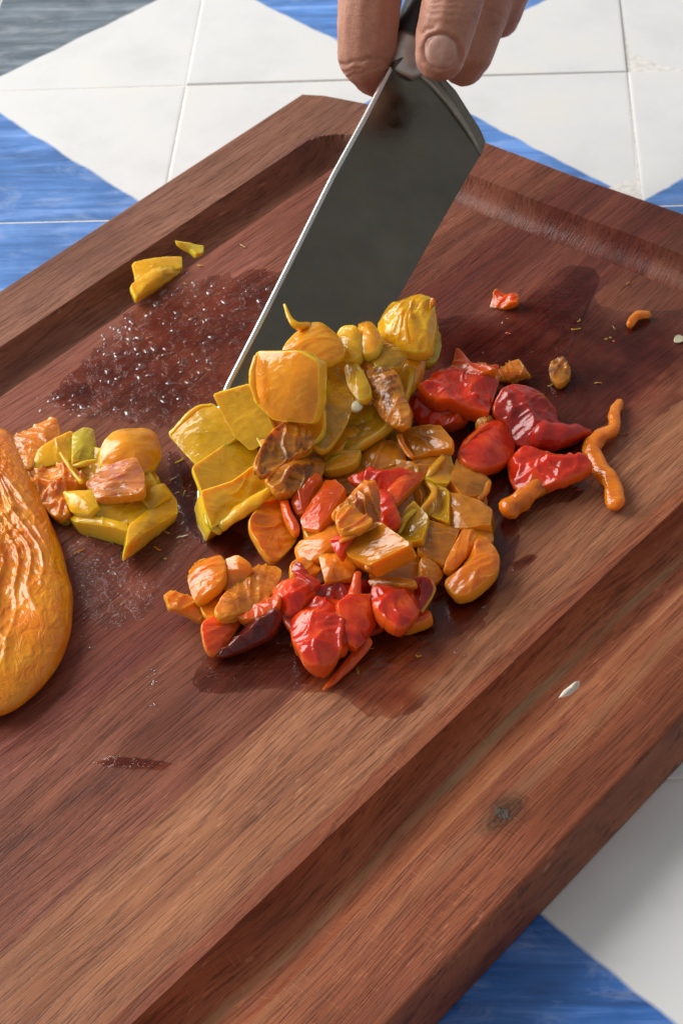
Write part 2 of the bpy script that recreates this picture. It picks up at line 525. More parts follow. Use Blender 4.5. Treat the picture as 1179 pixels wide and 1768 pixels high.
def slab(name, outline, mat, z, gx=0., gy=0., th=7., bulge=1.5, wr=.6, seed=0, ns=72, nr=11, soft=2, cup=0., ctr=None, parent=None, bend=None, crump=0., grow=1.12, under=.06):
    """cut piece of flesh and skin: star-shaped outline (photo px), top height z mm above the board with
    slope gx, gy (mm per px), thickness th, domed by bulge, wrinkled by wr, folded by crump"""
    if th > 3 and under > .05:
        th = 2.2 + .28 * th
    if z < 24:
        z = max(z * .74, th * .9)
    if gx == 0:
        gx = .07 * math.sin(seed * 7.3)
    if gy == 0:
        gy = -.02 + .06 * math.sin(seed * 3.1 + 1)
    if crump or wr > 1:
        ns, nr = 110, 20
    o2 = resample(chaikin(outline, soft, .06 if soft == 1 else .20), ns)
    c = np.array(ctr, float) if ctr is not None else centroid(o2)
    o2 = c + (o2 - c) * (grow if soft > 1 else min(grow, 1.07))
    W = []
    for x, y in o2:
        W.append(at(x, y, TB + (z + gx * (x - c[0]) + gy * (y - c[1])) * .001))
    C = at(c[0], c[1], TB + z * .001)
    A = np.array([w - C for w in W])
    nrm = Vector(np.linalg.svd(A)[2][2])
    if nrm.z < 0:
        nrm = -nrm
    rmax = np.linalg.norm(A, axis=1).max()
    so = Vector((seed * 13.7, seed * 5.1, seed * 2.3))
    fa = seed * 2.399
    fdir = Vector((math.cos(fa), math.sin(fa), 0))
    gdir = fdir.cross(nrm)
    if bend is None:
        bend = 2.0 * math.sin(seed * 4.7)
    def disp(p, amt, k=1.0):
        q = p - C
        a, b_ = q.dot(fdir), q.dot(gdir)
        f1 = noise.noise(q * 90 + so) * .8 + noise.noise(q * 240 + so) * .25
        wb = noise.noise(q * 60 + so) * .004
        rd = 1 - abs(noise.noise(Vector(((a + wb) * 260, b_ * 70, q.z * 60)) + so)) * 4.0
        h = f1 * amt + max(0, rd) ** 1.5 * amt * .9
        if crump:
            r1 = 1 - abs(noise.noise(Vector(((b_ + wb * 2.5) * 75, (a - wb * 2) * 34, 4)) + so)) * 2.0
            r2 = 1 - abs(noise.noise(Vector((a * 70 + b_ * 40 + wb * 90, b_ * 60, 8)) + so)) * 2.2
            r3 = 1 - abs(noise.noise(Vector((a * 120 + wb * 260, b_ * 110, 12)) + so)) * 6
            h += crump * (max(0, r1) ** 1.6 + .6 * max(0, r2) ** 2 - .55 + .28 * max(0, r3))
        h += bend * ((a / rmax) ** 2 * 1.6 - .4)
        return p + nrm * (h * .001 * k)
    rings = [r * .93 for r in [i / (nr - 1) for i in range(1, nr)]] + [.965, .988]
    vs, ed = [disp(C + nrm * (bulge * .001), wr)], [0]
    for r in rings:
        for k in range(ns):
            p = C + (W[k] - C) * r + nrm * ((bulge * (1 - r ** 2.2) + cup * r ** 4) * .001)
            vs.append(disp(p, wr)); ed.append(0 if r < .94 else (.35 if r < .97 else .8))
    for (r, dz) in ((1.0, .08), (1.01, .22), (1.012 - under * .3, .5), (1.0 - under * .7, .78), (.985 - under, .94), (.94 - under, 1.0), (.45, 1.0)):
        for k in range(ns):
            jit = 1 + .018 * noise.noise(Vector((k * .5, dz * 2.5, seed)))
            p = C + (W[k] - C) * (r * jit) + nrm * ((cup - th * dz) * .001)
            vs.append(disp(p, wr * .6)); ed.append(1)
    vs.append(disp(C - nrm * (th * .001), 0)); ed.append(1)
    for v in vs:
        g = surf_z(v) + .0003
        if v.z < g:
            v.z = g
    fs = []
    R_ = len(rings) + 7
    for k in range(ns):
        k2 = (k + 1) % ns
        fs.append((0, 1 + k, 1 + k2))
        for i in range(R_ - 1):
            q = 1 + i * ns
            fs.append((q + k, q + ns + k, q + ns + k2, q + k2))
        q = 1 + (R_ - 1) * ns
        fs.append((q + k, len(vs) - 1, q + k2))
    org = Vector((C.x, C.y, TB))
    ob = mesh_obj(name, [v - org for v in vs], fs, mat, None, True, {'edge': ed})
    if soft == 1:
        ob.data.set_sharp_from_angle(angle=math.radians(42))
    if parent is not None:
        ob.parent = parent
        ob.location = org - parent.location
    else:
        ob.location = org
    return ob

def tube(name, path, mat, seed=0, ns=16, sub=7, parent=None, wr=.35, flat=1.0):
    """path: (x, y, z mm, radius mm) in photo px"""
    P = [(at(x, y, TB + z * .001), r * .001) for x, y, z, r in path]
    pts = []
    n = len(P)
    for i in range(n - 1):
        p0, p1, p2, p3 = P[max(i - 1, 0)], P[i], P[i + 1], P[min(i + 2, n - 1)]
        for s in range(sub):
            t = s / sub
            q = []
            for f in (0, 1):
                a, b, c_, d = p0[f], p1[f], p2[f], p3[f]
                q.append(.5 * ((2 * b) + (c_ - a) * t + (2 * a - 5 * b + 4 * c_ - d) * t * t + (3 * b - a - 3 * c_ + d) * t ** 3))
            pts.append(q)
    pts.append(list(P[-1]))
    # rounded caps
    d0 = (pts[0][0] - pts[1][0]).normalized(); d1 = (pts[-1][0] - pts[-2][0]).normalized()
    r0, r1 = pts[0][1], pts[-1][1]
    pre = [[pts[0][0] + d0 * (r0 * math.sin(a)), r0 * math.cos(a)] for a in (1.3, .9, .45)]
    post = [[pts[-1][0] + d1 * (r1 * math.sin(a)), r1 * math.cos(a)] for a in (.45, .9, 1.3)]
    pts = pre + pts + post
    org = Vector((P[0][0].x, P[0][0].y, TB))
    vs, fs = [], []
    m_ = len(pts)
    for i, (p, r) in enumerate(pts):
        tg = (pts[min(i + 1, m_ - 1)][0] - pts[max(i - 1, 0)][0]).normalized()
        s_ = tg.cross(Vector((0, 0, 1))).normalized(); u_ = s_.cross(tg)
        for k in range(ns):
            a = 2 * math.pi * k / ns
            d = s_ * math.cos(a) + u_ * (math.sin(a) * flat)
            rr = r * (1 + wr * noise.noise(p * 190 + d * 1.1 + Vector((seed, 0, 0))))
            v = p + d * rr
            g = surf_z(v) + .0003
            if v.z < g:
                v.z = g
            vs.append(v - org)
    for i in range(m_ - 1):
        for k in range(ns):
            k2 = (k + 1) % ns
            fs.append((i * ns + k, i * ns + k2, (i + 1) * ns + k2, (i + 1) * ns + k))
    fs.append(tuple(range(ns))); fs.append(tuple((m_ - 1) * ns + k for k in range(ns)))
    ob = mesh_obj(name, vs, fs, mat, None, True, {'edge': [0.0] * len(vs)})
    if parent is not None:
        ob.parent = parent; ob.location = org - parent.location
    else:
        ob.location = org
    return ob


# ------------------------------------------------------------------ roasted pepper pieces
MP = {
    'amber': pepper_mat('pepper_amber', (.82, .325, .012), (.90, .56, .04), .22, .22, .25),
    'yellow': pepper_mat('pepper_yellow', (.78, .40, .010), (.88, .56, .035), .25, .22, .3),
    'olive': pepper_mat('pepper_olive', (.64, .36, .009), (.84, .54, .025), .25, .24, .25),
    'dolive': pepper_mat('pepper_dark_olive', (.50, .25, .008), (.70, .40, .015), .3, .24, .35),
    'green': pepper_mat('pepper_green_yellow', (.56, .42, .020), (.72, .56, .05), .3, .2, .4),
    'brown': pepper_mat('pepper_brown', (.54, .185, .010), (.82, .29, .012), .35, .17, .3),
    'burnt': pepper_mat('pepper_burnt', (.50, .18, .012), (.66, .27, .02), .45, .2, .8, (.09, .030, .014), .7),
    'orange': pepper_mat('pepper_orange', (.80, .210, .007), (.88, .34, .018), .3, .2, .45),
    'wet': pepper_mat('pepper_orange_wrinkled', (.72, .215, .012), (.80, .36, .03), .4, .14, .95, (.30, .05, .03), .35),
    'redor': pepper_mat('pepper_red_orange', (.74, .085, .007), (.82, .21, .012), .3, .19, .5),
    'red': pepper_mat('pepper_red', (.66, .030, .007), (.74, .10, .010), .3, .15, .35, fibre=.06, glow=(.74, .10, .008)),
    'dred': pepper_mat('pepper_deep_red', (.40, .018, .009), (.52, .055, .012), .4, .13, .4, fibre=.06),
    'maroon': pepper_mat('pepper_maroon', (.13, .016, .012), (.26, .03, .012), .4, .13, .45, fibre=.05),
    'pink': pepper_mat('pepper_pink_skin', (.60, .20, .05), (.72, .32, .03), .35, .15, .9, (.52, .15, .10), .85),
}
PG_Y, PG_L, PG_O, PG_R, PG_S = ('yellow pepper pieces against the knife', 'yellow pepper pieces beside the whole pepper',
                                'orange pepper pieces in the middle of the pile', 'red pepper pieces at the front of the pile', 'red pepper pieces to the right of the pile')
_seed = [0]
def pc(label, mat, outline, z, group, name='pepper_piece', **kw):
    _seed[0] += 1
    o = slab(name, outline, MP[mat], z, seed=_seed[0], **kw)
    tag(o, label, 'pepper piece', group)
    return o

# --- yellow heap lying on the knife
q1 = pc('big square amber pepper piece topmost on the yellow heap', 'amber', [(441, 610), (520, 609), (548, 628), (545, 700), (536, 728), (475, 722), (440, 690), (436, 645)], 40, PG_Y, gy=-.17, th=7, bulge=1.5, wr=.25, soft=1, under=.03)
pc('olive square pepper piece beside the knife spine, left of the big amber square', 'olive', [(371, 682), (428, 666), (452, 700), (474, 748), (432, 775), (405, 752), (381, 706)], 25, PG_Y, gy=-.17, gx=.05, th=6, bulge=.5, wr=.2, bend=.8, soft=1)
q12 = pc('leftmost golden square of the yellow heap with a pale cut edge', 'olive', [(292, 748), (343, 701), (366, 699), (384, 713), (407, 753), (374, 778), (338, 800)], 22, PG_Y, th=7, bulge=.6, wr=.15, soft=1, gx=.03, gy=-.09, bend=.4, under=.03)
pc('olive yellow pepper square just below the leftmost golden square', 'olive', [(334, 806), (405, 757), (438, 772), (450, 800), (402, 836), (352, 852)], 18, PG_Y, th=9, bulge=.4, wr=.2, soft=1, gy=-.06, bend=.5)
q2 = pc('thick yellow pepper slice with a bright cut side at the front left of the heap', 'yellow', [(349, 850), (400, 835), (447, 800), (474, 836), (388, 898), (366, 912), (354, 880)], 15, PG_Y, th=12, bulge=.5, wr=.3, soft=1, cup=.8, under=.03)
y6 = pc('rounded amber pepper piece with a thin curl of skin standing up', 'amber', [(488, 607), (510, 578), (546, 555), (580, 578), (594, 608), (566, 624), (520, 618)], 38, PG_Y, gy=-.06, th=8, bulge=3, wr=.5)
tube('skin_curl', [(491, 526, 47, .5), (500, 549, 45, 1.0), (513, 562, 43, 1.6), (533, 562, 40, 1.5)], MP['yellow'], 3, parent=y6)
pc('small yellow rounded lump between two amber pieces against the blade', 'yellow', [(581, 580), (594, 567), (618, 567), (626, 598), (612, 624), (588, 616)], 32, PG_Y, th=9, bulge=3, wr=.5)
pc('small amber lump just left of the large yellow pepper end', 'amber', [(616, 562), (640, 556), (657, 578), (648, 604), (622, 612)], 31, PG_Y, th=9, bulge=3, wr=.4)
y8 = pc('large puckered yellow pepper end at the top right of the heap', 'yellow', [(653, 562), (676, 527), (722, 516), (745, 523), (750, 560), (742, 602), (704, 604), (672, 586)], 26, PG_Y, th=16, bulge=5, wr=.7, gy=-.04, crump=1.2)
slab('lobe', [(738, 530), (752, 560), (762, 590), (754, 620), (737, 622), (718, 605), (728, 565)], MP['green'], 20, th=12, bulge=2.5, wr=.8, seed=91, parent=y8)
slab('char', [(742, 516), (750, 516), (752, 524), (744, 524)], MP['burnt'], 34, th=2, bulge=1, wr=.3, seed=92, ns=20, nr=4, parent=y8)
pc('olive amber pepper square below the large yellow pepper end', 'dolive', [(640, 604), (666, 592), (702, 606), (692, 634), (650, 634)], 27, PG_Y, th=9, bulge=2, wr=.4)
pc('amber rounded lobe at the right end of the yellow heap beside the red pieces', 'amber', [(698, 622), (714, 608), (733, 625), (729, 655), (710, 680), (692, 672), (694, 645)], 22, PG_Y, th=14, bulge=3, wr=.5)
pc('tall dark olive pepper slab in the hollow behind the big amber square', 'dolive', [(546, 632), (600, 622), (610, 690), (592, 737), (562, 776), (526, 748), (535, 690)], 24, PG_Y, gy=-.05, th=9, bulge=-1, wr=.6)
pc('olive pepper square leaning in the hollow of the yellow heap', 'olive', [(594, 630), (620, 630), (642, 676), (622, 694), (602, 668)], 28, PG_Y, gy=-.05, th=6, bulge=1, wr=.4)
pc('crumpled amber pepper piece with brown scorched skin', 'burnt', [(622, 632), (650, 634), (686, 646), (690, 672), (706, 706), (700, 738), (664, 726), (640, 684)], 25, PG_Y, gy=-.05, th=10, bulge=3, wr=1.0, crump=1.2)
pc('flat olive pepper strip with a white seed on it', 'olive', [(580, 728), (598, 708), (630, 700), (660, 706), (658, 724), (600, 738)], 22, PG_Y, th=7, bulge=1, wr=.4)
pc('small amber pepper lump under the seed strip', 'amber', [(577, 748), (600, 736), (652, 736), (664, 758), (622, 768), (590, 768)], 18, PG_Y, th=10, bulge=2, wr=.8)
pc('brown pepper piece with a black scorched hollow below the big amber square', 'burnt', [(438, 806), (460, 760), (496, 732), (532, 754), (536, 774), (494, 795), (458, 824)], 27, PG_Y, th=8, bulge=.5, wr=1.0, cup=1.5, crump=1.2)
pc('glossy amber pepper square in front of the black scorched piece', 'burnt', [(458, 822), (480, 800), (517, 783), (556, 796), (552, 824), (486, 853)], 22, PG_Y, th=9, bulge=2, wr=1.1)
pc('amber pepper wedge between the yellow heap and the red sticks', 'amber', [(540, 786), (585, 757), (620, 770), (612, 800), (562, 816)], 18, PG_Y, th=10, bulge=1.5, wr=.6)

# --- brown and orange pieces in the middle
q8 = pc('brown pepper block with tiny bubbles at the top right of the pile', 'brown', [(687, 748), (728, 735), (758, 735), (778, 758), (777, 772), (742, 778), (712, 790), (694, 770)], 20, PG_O, th=9, bulge=1.5, wr=.5, soft=1)
pc('dark reddish brown pepper slab left of the bubbled brown block', 'brown', [(614, 788), (644, 767), (688, 760), (696, 798), (650, 812), (616, 812)], 16, PG_O, th=9, bulge=1, wr=.8)
pc('pale brown pepper strip lying below the bubbled brown block', 'brown', [(708, 800), (754, 784), (776, 788), (760, 806), (728, 816)], 15, PG_O, th=8, bulge=1.5, wr=.9)
q6 = pc('folded amber pepper strip beside the right column of brown squares', 'amber', [(735, 826), (758, 793), (772, 788), (784, 810), (772, 838), (752, 836)], 16, PG_O, th=9, bulge=1.5, wr=.5, soft=1, cup=1)
q5 = pc('brown pepper square nearest the bright red curled piece', 'brown', [(778, 828), (790, 792), (804, 793), (846, 830), (836, 852), (800, 856)], 11, PG_O, th=11, bulge=1.2, wr=.4, soft=1, under=.03)
q4 = pc('neat brown pepper square at the right edge of the pile', 'brown', [(774, 853), (826, 865), (847, 878), (845, 906), (806, 912), (775, 908)], 12, PG_O, th=12, bulge=1, wr=.3, soft=1, under=.03)
q7 = pc('twisted olive brown pepper strip in the middle of the brown squares', 'dolive', [(734, 832), (754, 840), (774, 848), (774, 902), (742, 890), (726, 880), (744, 858)], 15, PG_O, th=9, bulge=-.5, wr=.8, soft=1, cup=1)
q10 = pc('olive pepper curl left of the twisted strip', 'dolive', [(684, 920), (699, 892), (718, 875), (738, 892), (730, 938), (692, 936)], 16, PG_O, th=9, bulge=.5, wr=.6, soft=1, cup=1)
q9 = pc('brown pepper square with white froth on its left corner', 'brown', [(730, 896), (792, 913), (786, 930), (766, 972), (722, 950)], 13, PG_O, th=11, bulge=1, wr=.4, soft=1)
pc('small brown pepper lump below the frothy square', 'brown', [(726, 964), (760, 972), (764, 996), (746, 1008), (728, 990)], 9, PG_O, th=9, bulge=1.5, wr=.4)
pc('bright orange curled pepper piece at the right edge of the pile', 'orange', [(803, 911), (835, 914), (850, 930), (838, 946), (815, 950), (786, 982), (769, 976), (786, 940)], 12, PG_O, th=11, bulge=2, wr=.7)
pc('bright orange rounded pepper lobe lowest at the right of the pile', 'orange', [(822, 932), (838, 933), (859, 957), (856, 984), (814, 1020), (788, 1024), (769, 998), (792, 986), (814, 960)], 12, PG_O, th=12, bulge=3, wr=1.0)
q3 = pc('large flat tan pepper square with a bright orange cut edge at the centre', 'brown', [(584, 932), (655, 904), (708, 942), (638, 976), (606, 962)], 25, PG_O, th=9, bulge=-.6, wr=.4, soft=1, cup=.8, under=.03)
pc('orange pepper strip left of the central tan square', 'orange', [(510, 942), (553, 920), (574, 904), (590, 914), (576, 942), (551, 962), (514, 964)], 18, PG_O, th=10, bulge=1.5, wr=.6)
pc('smooth orange pepper block just below the central tan square', 'orange', [(552, 964), (562, 956), (588, 957), (612, 980), (606, 996), (562, 1003)], 18, PG_O, th=10, bulge=2, wr=.3, soft=1)
pc('small wet orange lump left of the smooth orange block', 'orange', [(503, 972), (530, 961), (549, 966), (551, 988), (524, 994), (506, 988)], 15, PG_O, th=9, bulge=2, wr=.8)
pc('dark orange pepper slab slipping out from under the yellow slice', 'orange', [(429, 905), (456, 870), (486, 862), (506, 895), (512, 930), (474, 968), (452, 945)], 11, PG_O, th=9, bulge=.5, wr=.8, cup=.5)
pc('narrow curled orange strip beside the yellow slice', 'redor', [(484, 864), (497, 856), (502, 884), (518, 912), (506, 918), (489, 892)], 16, PG_O, th=6, bulge=1.5, wr=.4)
pc('red orange curl between the yellow slice and the red stick', 'redor', [(503, 862), (515, 838), (544, 818), (553, 826), (534, 852), (528, 880), (512, 886)], 19, PG_O, th=9, bulge=2, wr=.6)
pc('straight red orange pepper stick with a frosted top', 'redor', [(519, 894), (562, 832), (578, 829), (592, 842), (572, 880), (550, 912), (524, 908)], 22, PG_O, th=9, bulge=2, wr=.5, soft=1)
pc('wrinkled bright red piece at the top of the orange pile', 'red', [(600, 828), (635, 811), (690, 812), (708, 822), (680, 850), (640, 842)], 21, PG_O, th=8, bulge=1.5, wr=.5, crump=2.6)
pc('orange red pepper strip pointing to the right at the top of the orange pile', 'redor', [(668, 846), (704, 814), (731, 810), (730, 826), (686, 864)], 22, PG_O, th=9, bulge=1.5, wr=.5, soft=1)
pc('shiny crumpled brown skin at the centre of the pile', 'wet', [(574, 888), (596, 868), (615, 846), (634, 833), (650, 848), (656, 902), (630, 900), (600, 900)], 25, PG_O, th=6, bulge=2, wr=1.8, crump=2.2)
pc('glossy orange skin wedge above the central tan square', 'wet', [(580, 894), (598, 873), (612, 878), (644, 902), (622, 914), (588, 912)], 29, PG_O, th=6, bulge=1, wr=1.2)
pc('narrow red strip right of the crumpled brown skin', 'red', [(648, 846), (670, 847), (690, 894), (682, 904), (668, 910), (655, 902)], 22, PG_O, th=7, bulge=1.5, wr=.5)
pc('wet red scrap at the left corner of the central tan square', 'red', [(570, 934), (596, 914), (611, 920), (594, 942), (582, 954)], 24, PG_O, th=6, bulge=1, wr=1.2)
pc('dark brown slab in the shade under the red strip', 'brown', [(666, 870), (700, 850), (728, 850), (724, 878), (694, 900), (676, 905)], 12, PG_O, th=11, bulge=0, wr=.5)
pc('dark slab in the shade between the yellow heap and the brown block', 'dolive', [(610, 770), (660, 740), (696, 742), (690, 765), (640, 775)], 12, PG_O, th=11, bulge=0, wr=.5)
pc('brown slab under the central tan square', 'brown', [(640, 985), (690, 955), (728, 965), (722, 1000), (660, 1005)], 10, PG_O, th=10, bulge=0, wr=.8)
pc('dark orange slab filling the bottom of the pile', 'brown', [(520, 900), (600, 850), (660, 870), (640, 960), (560, 960)], 14, PG_O, th=13, bulge=0, wr=.8)
pc('brown slab at the bottom of the pile beside the yellow heap', 'brown', [(540, 800), (620, 790), (720, 800), (700, 850), (600, 850), (540, 830)], 13, PG_O, th=12, bulge=0, wr=.8)

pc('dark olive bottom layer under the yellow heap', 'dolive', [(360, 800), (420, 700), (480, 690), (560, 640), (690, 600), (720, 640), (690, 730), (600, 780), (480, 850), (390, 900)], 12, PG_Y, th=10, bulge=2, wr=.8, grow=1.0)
pc('amber slab under the big amber square', 'amber', [(440, 690), (540, 650), (560, 740), (500, 790), (450, 770)], 24, PG_Y, th=14, bulge=0, wr=.6)
pc('red bottom layer under the front red pieces', 'dred', [(470, 1040), (560, 1000), (720, 1000), (735, 1050), (640, 1095), (560, 1110), (500, 1090)], 6, PG_R, th=5, bulge=1, wr=1.0, grow=1.0)
pc('brown bottom layer under the right column of squares', 'brown', [(690, 800), (790, 800), (840, 850), (840, 910), (770, 985), (690, 960), (640, 900)], 8, PG_O, th=6, bulge=1, wr=.8, grow=1.0)
pc('orange bottom layer under the front fan', 'orange', [(340, 1000), (400, 975), (470, 1000), (440, 1050), (380, 1070), (345, 1060)], 6, PG_R, th=5, bulge=.5, wr=.8, grow=1.0)
pc('yellow bottom layer of the left heap', 'yellow', [(60, 790), (130, 760), (250, 800), (280, 850), (230, 895), (140, 890), (90, 860)], 7, PG_L, th=6, bulge=.5, wr=.8, grow=1.0)

# --- front: orange fan and red pieces
pc('ribbed orange pepper petal at the back left of the front fan', 'orange', [(327, 1003), (339, 968), (361, 961), (384, 965), (388, 990), (378, 1008), (350, 1024), (336, 1034)], 15, PG_R, th=7, bulge=1.5, wr=1.0)
pc('orange pepper petal next to the ribbed one', 'orange', [(385, 970), (410, 961), (432, 976), (422, 996), (396, 1020), (378, 1008)], 15, PG_R, th=8, bulge=2, wr=.8)
pc('striped orange pepper strip at the right of the front fan', 'wet', [(392, 1024), (441, 977), (482, 986), (478, 1006), (452, 1038), (422, 1050), (386, 1064), (374, 1052)], 14, PG_R, th=8, bulge=1.5, wr=.9)
pc('orange pepper tongue with a ragged tip pointing left', 'orange', [(289, 1026), (298, 1019), (330, 1032), (362, 1022), (384, 1042), (378, 1064), (349, 1073), (318, 1058), (296, 1050)], 9, PG_R, th=6, bulge=1, wr=.9, soft=1)
pc('red orange flap hanging down at the front left of the pile', 'redor', [(348, 1074), (390, 1062), (428, 1052), (404, 1092), (384, 1118), (370, 1128), (356, 1116)], 9, PG_R, th=7, bulge=1, wr=.5, gy=-.06)
pc('dark maroon shiny skin roll at the front left', 'maroon', [(376, 1132), (410, 1100), (432, 1070), (474, 1050), (482, 1070), (464, 1098), (432, 1113), (398, 1128)], 10, PG_R, th=10, bulge=2.5, wr=1.0, crump=2.2)
pc('orange strip lying along the maroon skin roll', 'redor', [(408, 1070), (446, 1035), (484, 1031), (476, 1048), (434, 1068)], 15, PG_R, th=6, bulge=1, wr=.6)
pc('shiny red crumpled piece with white glints at the left of the red group', 'red', [(466, 1028), (485, 1006), (516, 1001), (538, 1018), (524, 1044), (508, 1076), (484, 1068)], 14, PG_R, th=10, bulge=2.5, wr=.5, crump=2.6)
pc('largest bright red bulging pepper piece at the front', 'red', [(503, 1068), (521, 1050), (544, 1038), (582, 1044), (598, 1088), (597, 1112), (554, 1143), (529, 1138), (510, 1110)], 12, PG_R, th=13, bulge=5, wr=.5, crump=2.6)
b9 = pc('red pepper cap with a short stub on top', 'red', [(586, 1040), (602, 1028), (640, 1030), (649, 1078), (630, 1106), (613, 1121), (602, 1113), (588, 1068)], 15, PG_R, th=10, bulge=2, wr=1.0, soft=1)
tube('stub', [(618, 992, 17, 1.3), (615, 1008, 15.5, 1.9), (611, 1028, 13, 2.6)], MP['redor'], 5, parent=b9, flat=.6)
pc('red pepper dome at the right of the red group', 'red', [(642, 1018), (676, 1010), (712, 1012), (724, 1060), (690, 1086), (667, 1070), (648, 1052)], 14, PG_R, th=12, bulge=4, wr=.5, crump=2.6)
q13 = pc('curved dark red skin with an orange rim at the right of the front', 'dred', [(708, 1003), (740, 1000), (748, 1022), (726, 1056), (714, 1050)], 13, PG_R, th=10, bulge=1, wr=.6, cup=1)
pc('orange red slip of pepper under the red dome', 'redor', [(684, 1078), (737, 1054), (744, 1066), (694, 1088)], 6, PG_R, th=6, bulge=1, wr=.4)
pc('narrow brown strip lying across the top of the red group', 'brown', [(636, 1001), (676, 996), (712, 1000), (713, 1012), (676, 1012), (644, 1012)], 19, PG_R, th=4, bulge=1, wr=.6)
pc('pink wet scrap standing at the back of the red group', 'dred', [(501, 980), (514, 968), (528, 985), (552, 1002), (536, 1018), (516, 1002)], 17, PG_R, th=5, bulge=1, wr=1.3, soft=1)
pc('deep red skin in the gap under the red cap', 'dred', [(544, 1012), (600, 1004), (640, 1004), (640, 1034), (590, 1046), (548, 1040)], 10, PG_R, th=10, bulge=0, wr=.5, crump=2.6)
o = tube('pepper_piece', [(632, 1110, 6, 2.2), (618, 1130, 4, 2.0), (600, 1150, 2.5, 1.9), (578, 1174, 1.5, 1.5), (560, 1190, 1.0, .6)], MP['redor'], 9, flat=.6)
tag(o, 'thin orange tail of skin pointing to the front edge of the board', 'pepper piece', PG_R)

# --- red pieces on the right
q14 = pc('boxy red pepper piece with a seamed top beside the yellow heap', 'red', [(726, 668), (758, 641), (802, 637), (857, 634), (855, 670), (840, 714), (818, 705), (762, 692)], 17, PG_S, th=15, bulge=2.5, wr=.5, soft=1, crump=2.6)
pc('bright red crumpled piece next to the amber lobe', 'red', [(707, 692), (724, 684), (762, 692), (800, 708), (806, 724), (770, 736), (728, 732)], 11, PG_S, th=11, bulge=3, wr=.5, crump=2.6)
pc('pointed orange peak standing behind the boxy red piece', 'redor', [(778, 637), (788, 604), (796, 606), (815, 627), (854, 634), (820, 645)], 20, PG_S, th=8, bulge=1, wr=.6, soft=1)
pc('frayed brown orange scrap behind the deep red piece', 'wet', [(856, 640), (880, 628), (896, 622), (910, 642), (882, 656), (860, 654)], 6, PG_S, th=6, bulge=1.5, wr=1.6, soft=1)
pc('small brown lump alone behind the deep red piece', 'burnt', [(948, 634), (961, 618), (974, 622), (986, 642), (966, 662), (952, 652)], 4, PG_S, th=4, bulge=1, wr=1.2, crump=1.5)
c6 = pc('large deep red folded piece with a pointed end on the right', 'dred', [(853, 712), (873, 672), (914, 674), (949, 696), (957, 727), (976, 742), (940, 775), (894, 762), (880, 730)], 11, PG_S, th=11, bulge=4.5, wr=.5, crump=2.6)
tube('pointed_end', [(940, 756, 7, 6.0), (970, 752, 6, 5.0), (998, 749, 4, 3.4), (1015, 748, 2.5, 1.6)], MP['dred'], 6, parent=c6)
q11 = pc('bright red smooth curled piece in front of the deep red one', 'red', [(795, 780), (806, 758), (840, 729), (874, 721), (888, 770), (874, 794), (828, 810), (803, 797)], 12, PG_S, th=12, bulge=4, wr=.6)
pc('small tan scrap between the two biggest red pieces', 'wet', [(820, 726), (850, 715), (852, 724), (830, 744)], 12, PG_S, th=6, bulge=.5, wr=1)
pc('red triangular piece with creases beside the orange squiggle', 'red', [(884, 779), (934, 783), (1002, 790), (1016, 800), (974, 826), (948, 833), (896, 840), (882, 820)], 10, PG_S, th=10, bulge=2.5, wr=.5, crump=2.6)
o = tube('pepper_piece', [(882, 878, 5, 4.0), (902, 860, 5.5, 4.4), (926, 843, 5, 4.4)], MP['orange'], 12, wr=.4, flat=.85)
tag(o, 'short orange cylinder of pepper in front of the red triangle', 'pepper piece', PG_S)
o = tube('pepper_piece', [(1069, 694, 2.5, 1.6), (1061, 712, 3, 2.2), (1060, 738, 3.5, 2.6), (1034, 757, 4, 3.3), (1021, 777, 4, 3.3), (1036, 806, 4, 3.4), (1058, 836, 4, 3.4), (1062, 868, 3.5, 3.2)], MP['orange'], 15, wr=.35, flat=.75)
tag(o, 'long orange squiggle of pepper at the far right', 'pepper piece', PG_S)
pc('little orange crumb alone on the dark wet wood behind the red pieces', 'redor', [(846, 529), (858, 504), (876, 508), (892, 506), (892, 522), (868, 530)], 3.5, PG_S, name='pepper_crumb', th=3.5, bulge=1, wr=1.2, ns=40, nr=7, soft=1)
o = tube('pepper_crumb', [(1088, 560, 2, 1.6), (1097, 546, 2.6, 1.9), (1117, 543, 2, 1.7)], MP['wet'], 18)
tag(o, 'little bent orange crumb nearest the right edge of the picture', 'pepper piece', PG_S)

# --- yellow pieces on the left
pc('ribbed orange yellow pepper piece against the top of the whole pepper', 'wet', [(14, 760), (60, 738), (95, 724), (100, 752), (72, 780), (52, 812), (24, 800)], 11, PG_L, th=8, bulge=1.5, wr=.9)
pc('flat yellow triangle of pepper with raised cut edge', 'yellow', [(68, 776), (124, 741), (126, 792), (104, 800), (54, 806)], 13, PG_L, th=7, bulge=.6, wr=.5, soft=1)
pc('green yellow pepper square at the back of the left heap', 'green', [(126, 750), (142, 741), (160, 744), (166, 774), (164, 794), (125, 796)], 13, PG_L, th=9, bulge=1.5, wr=.4, soft=1)
pc('smooth rolled orange pepper piece at the back right of the left heap', 'amber', [(176, 796), (180, 768), (202, 747), (264, 742), (276, 784), (263, 808), (236, 818), (190, 808)], 15, PG_L, th=14, bulge=6, wr=.3)
pc('orange pepper square with a pink blistered top', 'pink', [(150, 832), (179, 809), (234, 794), (246, 816), (247, 846), (234, 852), (170, 862)], 20, PG_L, th=8, bulge=1.5, wr=.9, soft=1)
pc('yellow pepper square left below the pink blistered one', 'yellow', [(112, 852), (160, 847), (168, 874), (154, 888), (124, 884)], 15, PG_L, th=9, bulge=1.5, wr=.4, soft=1)
pc('long yellow pepper stick lying at the front of the left heap', 'yellow', [(121, 893), (140, 885), (216, 902), (216, 914), (132, 902)], 10, PG_L, th=9, bulge=1, wr=.4, soft=1, under=.03)
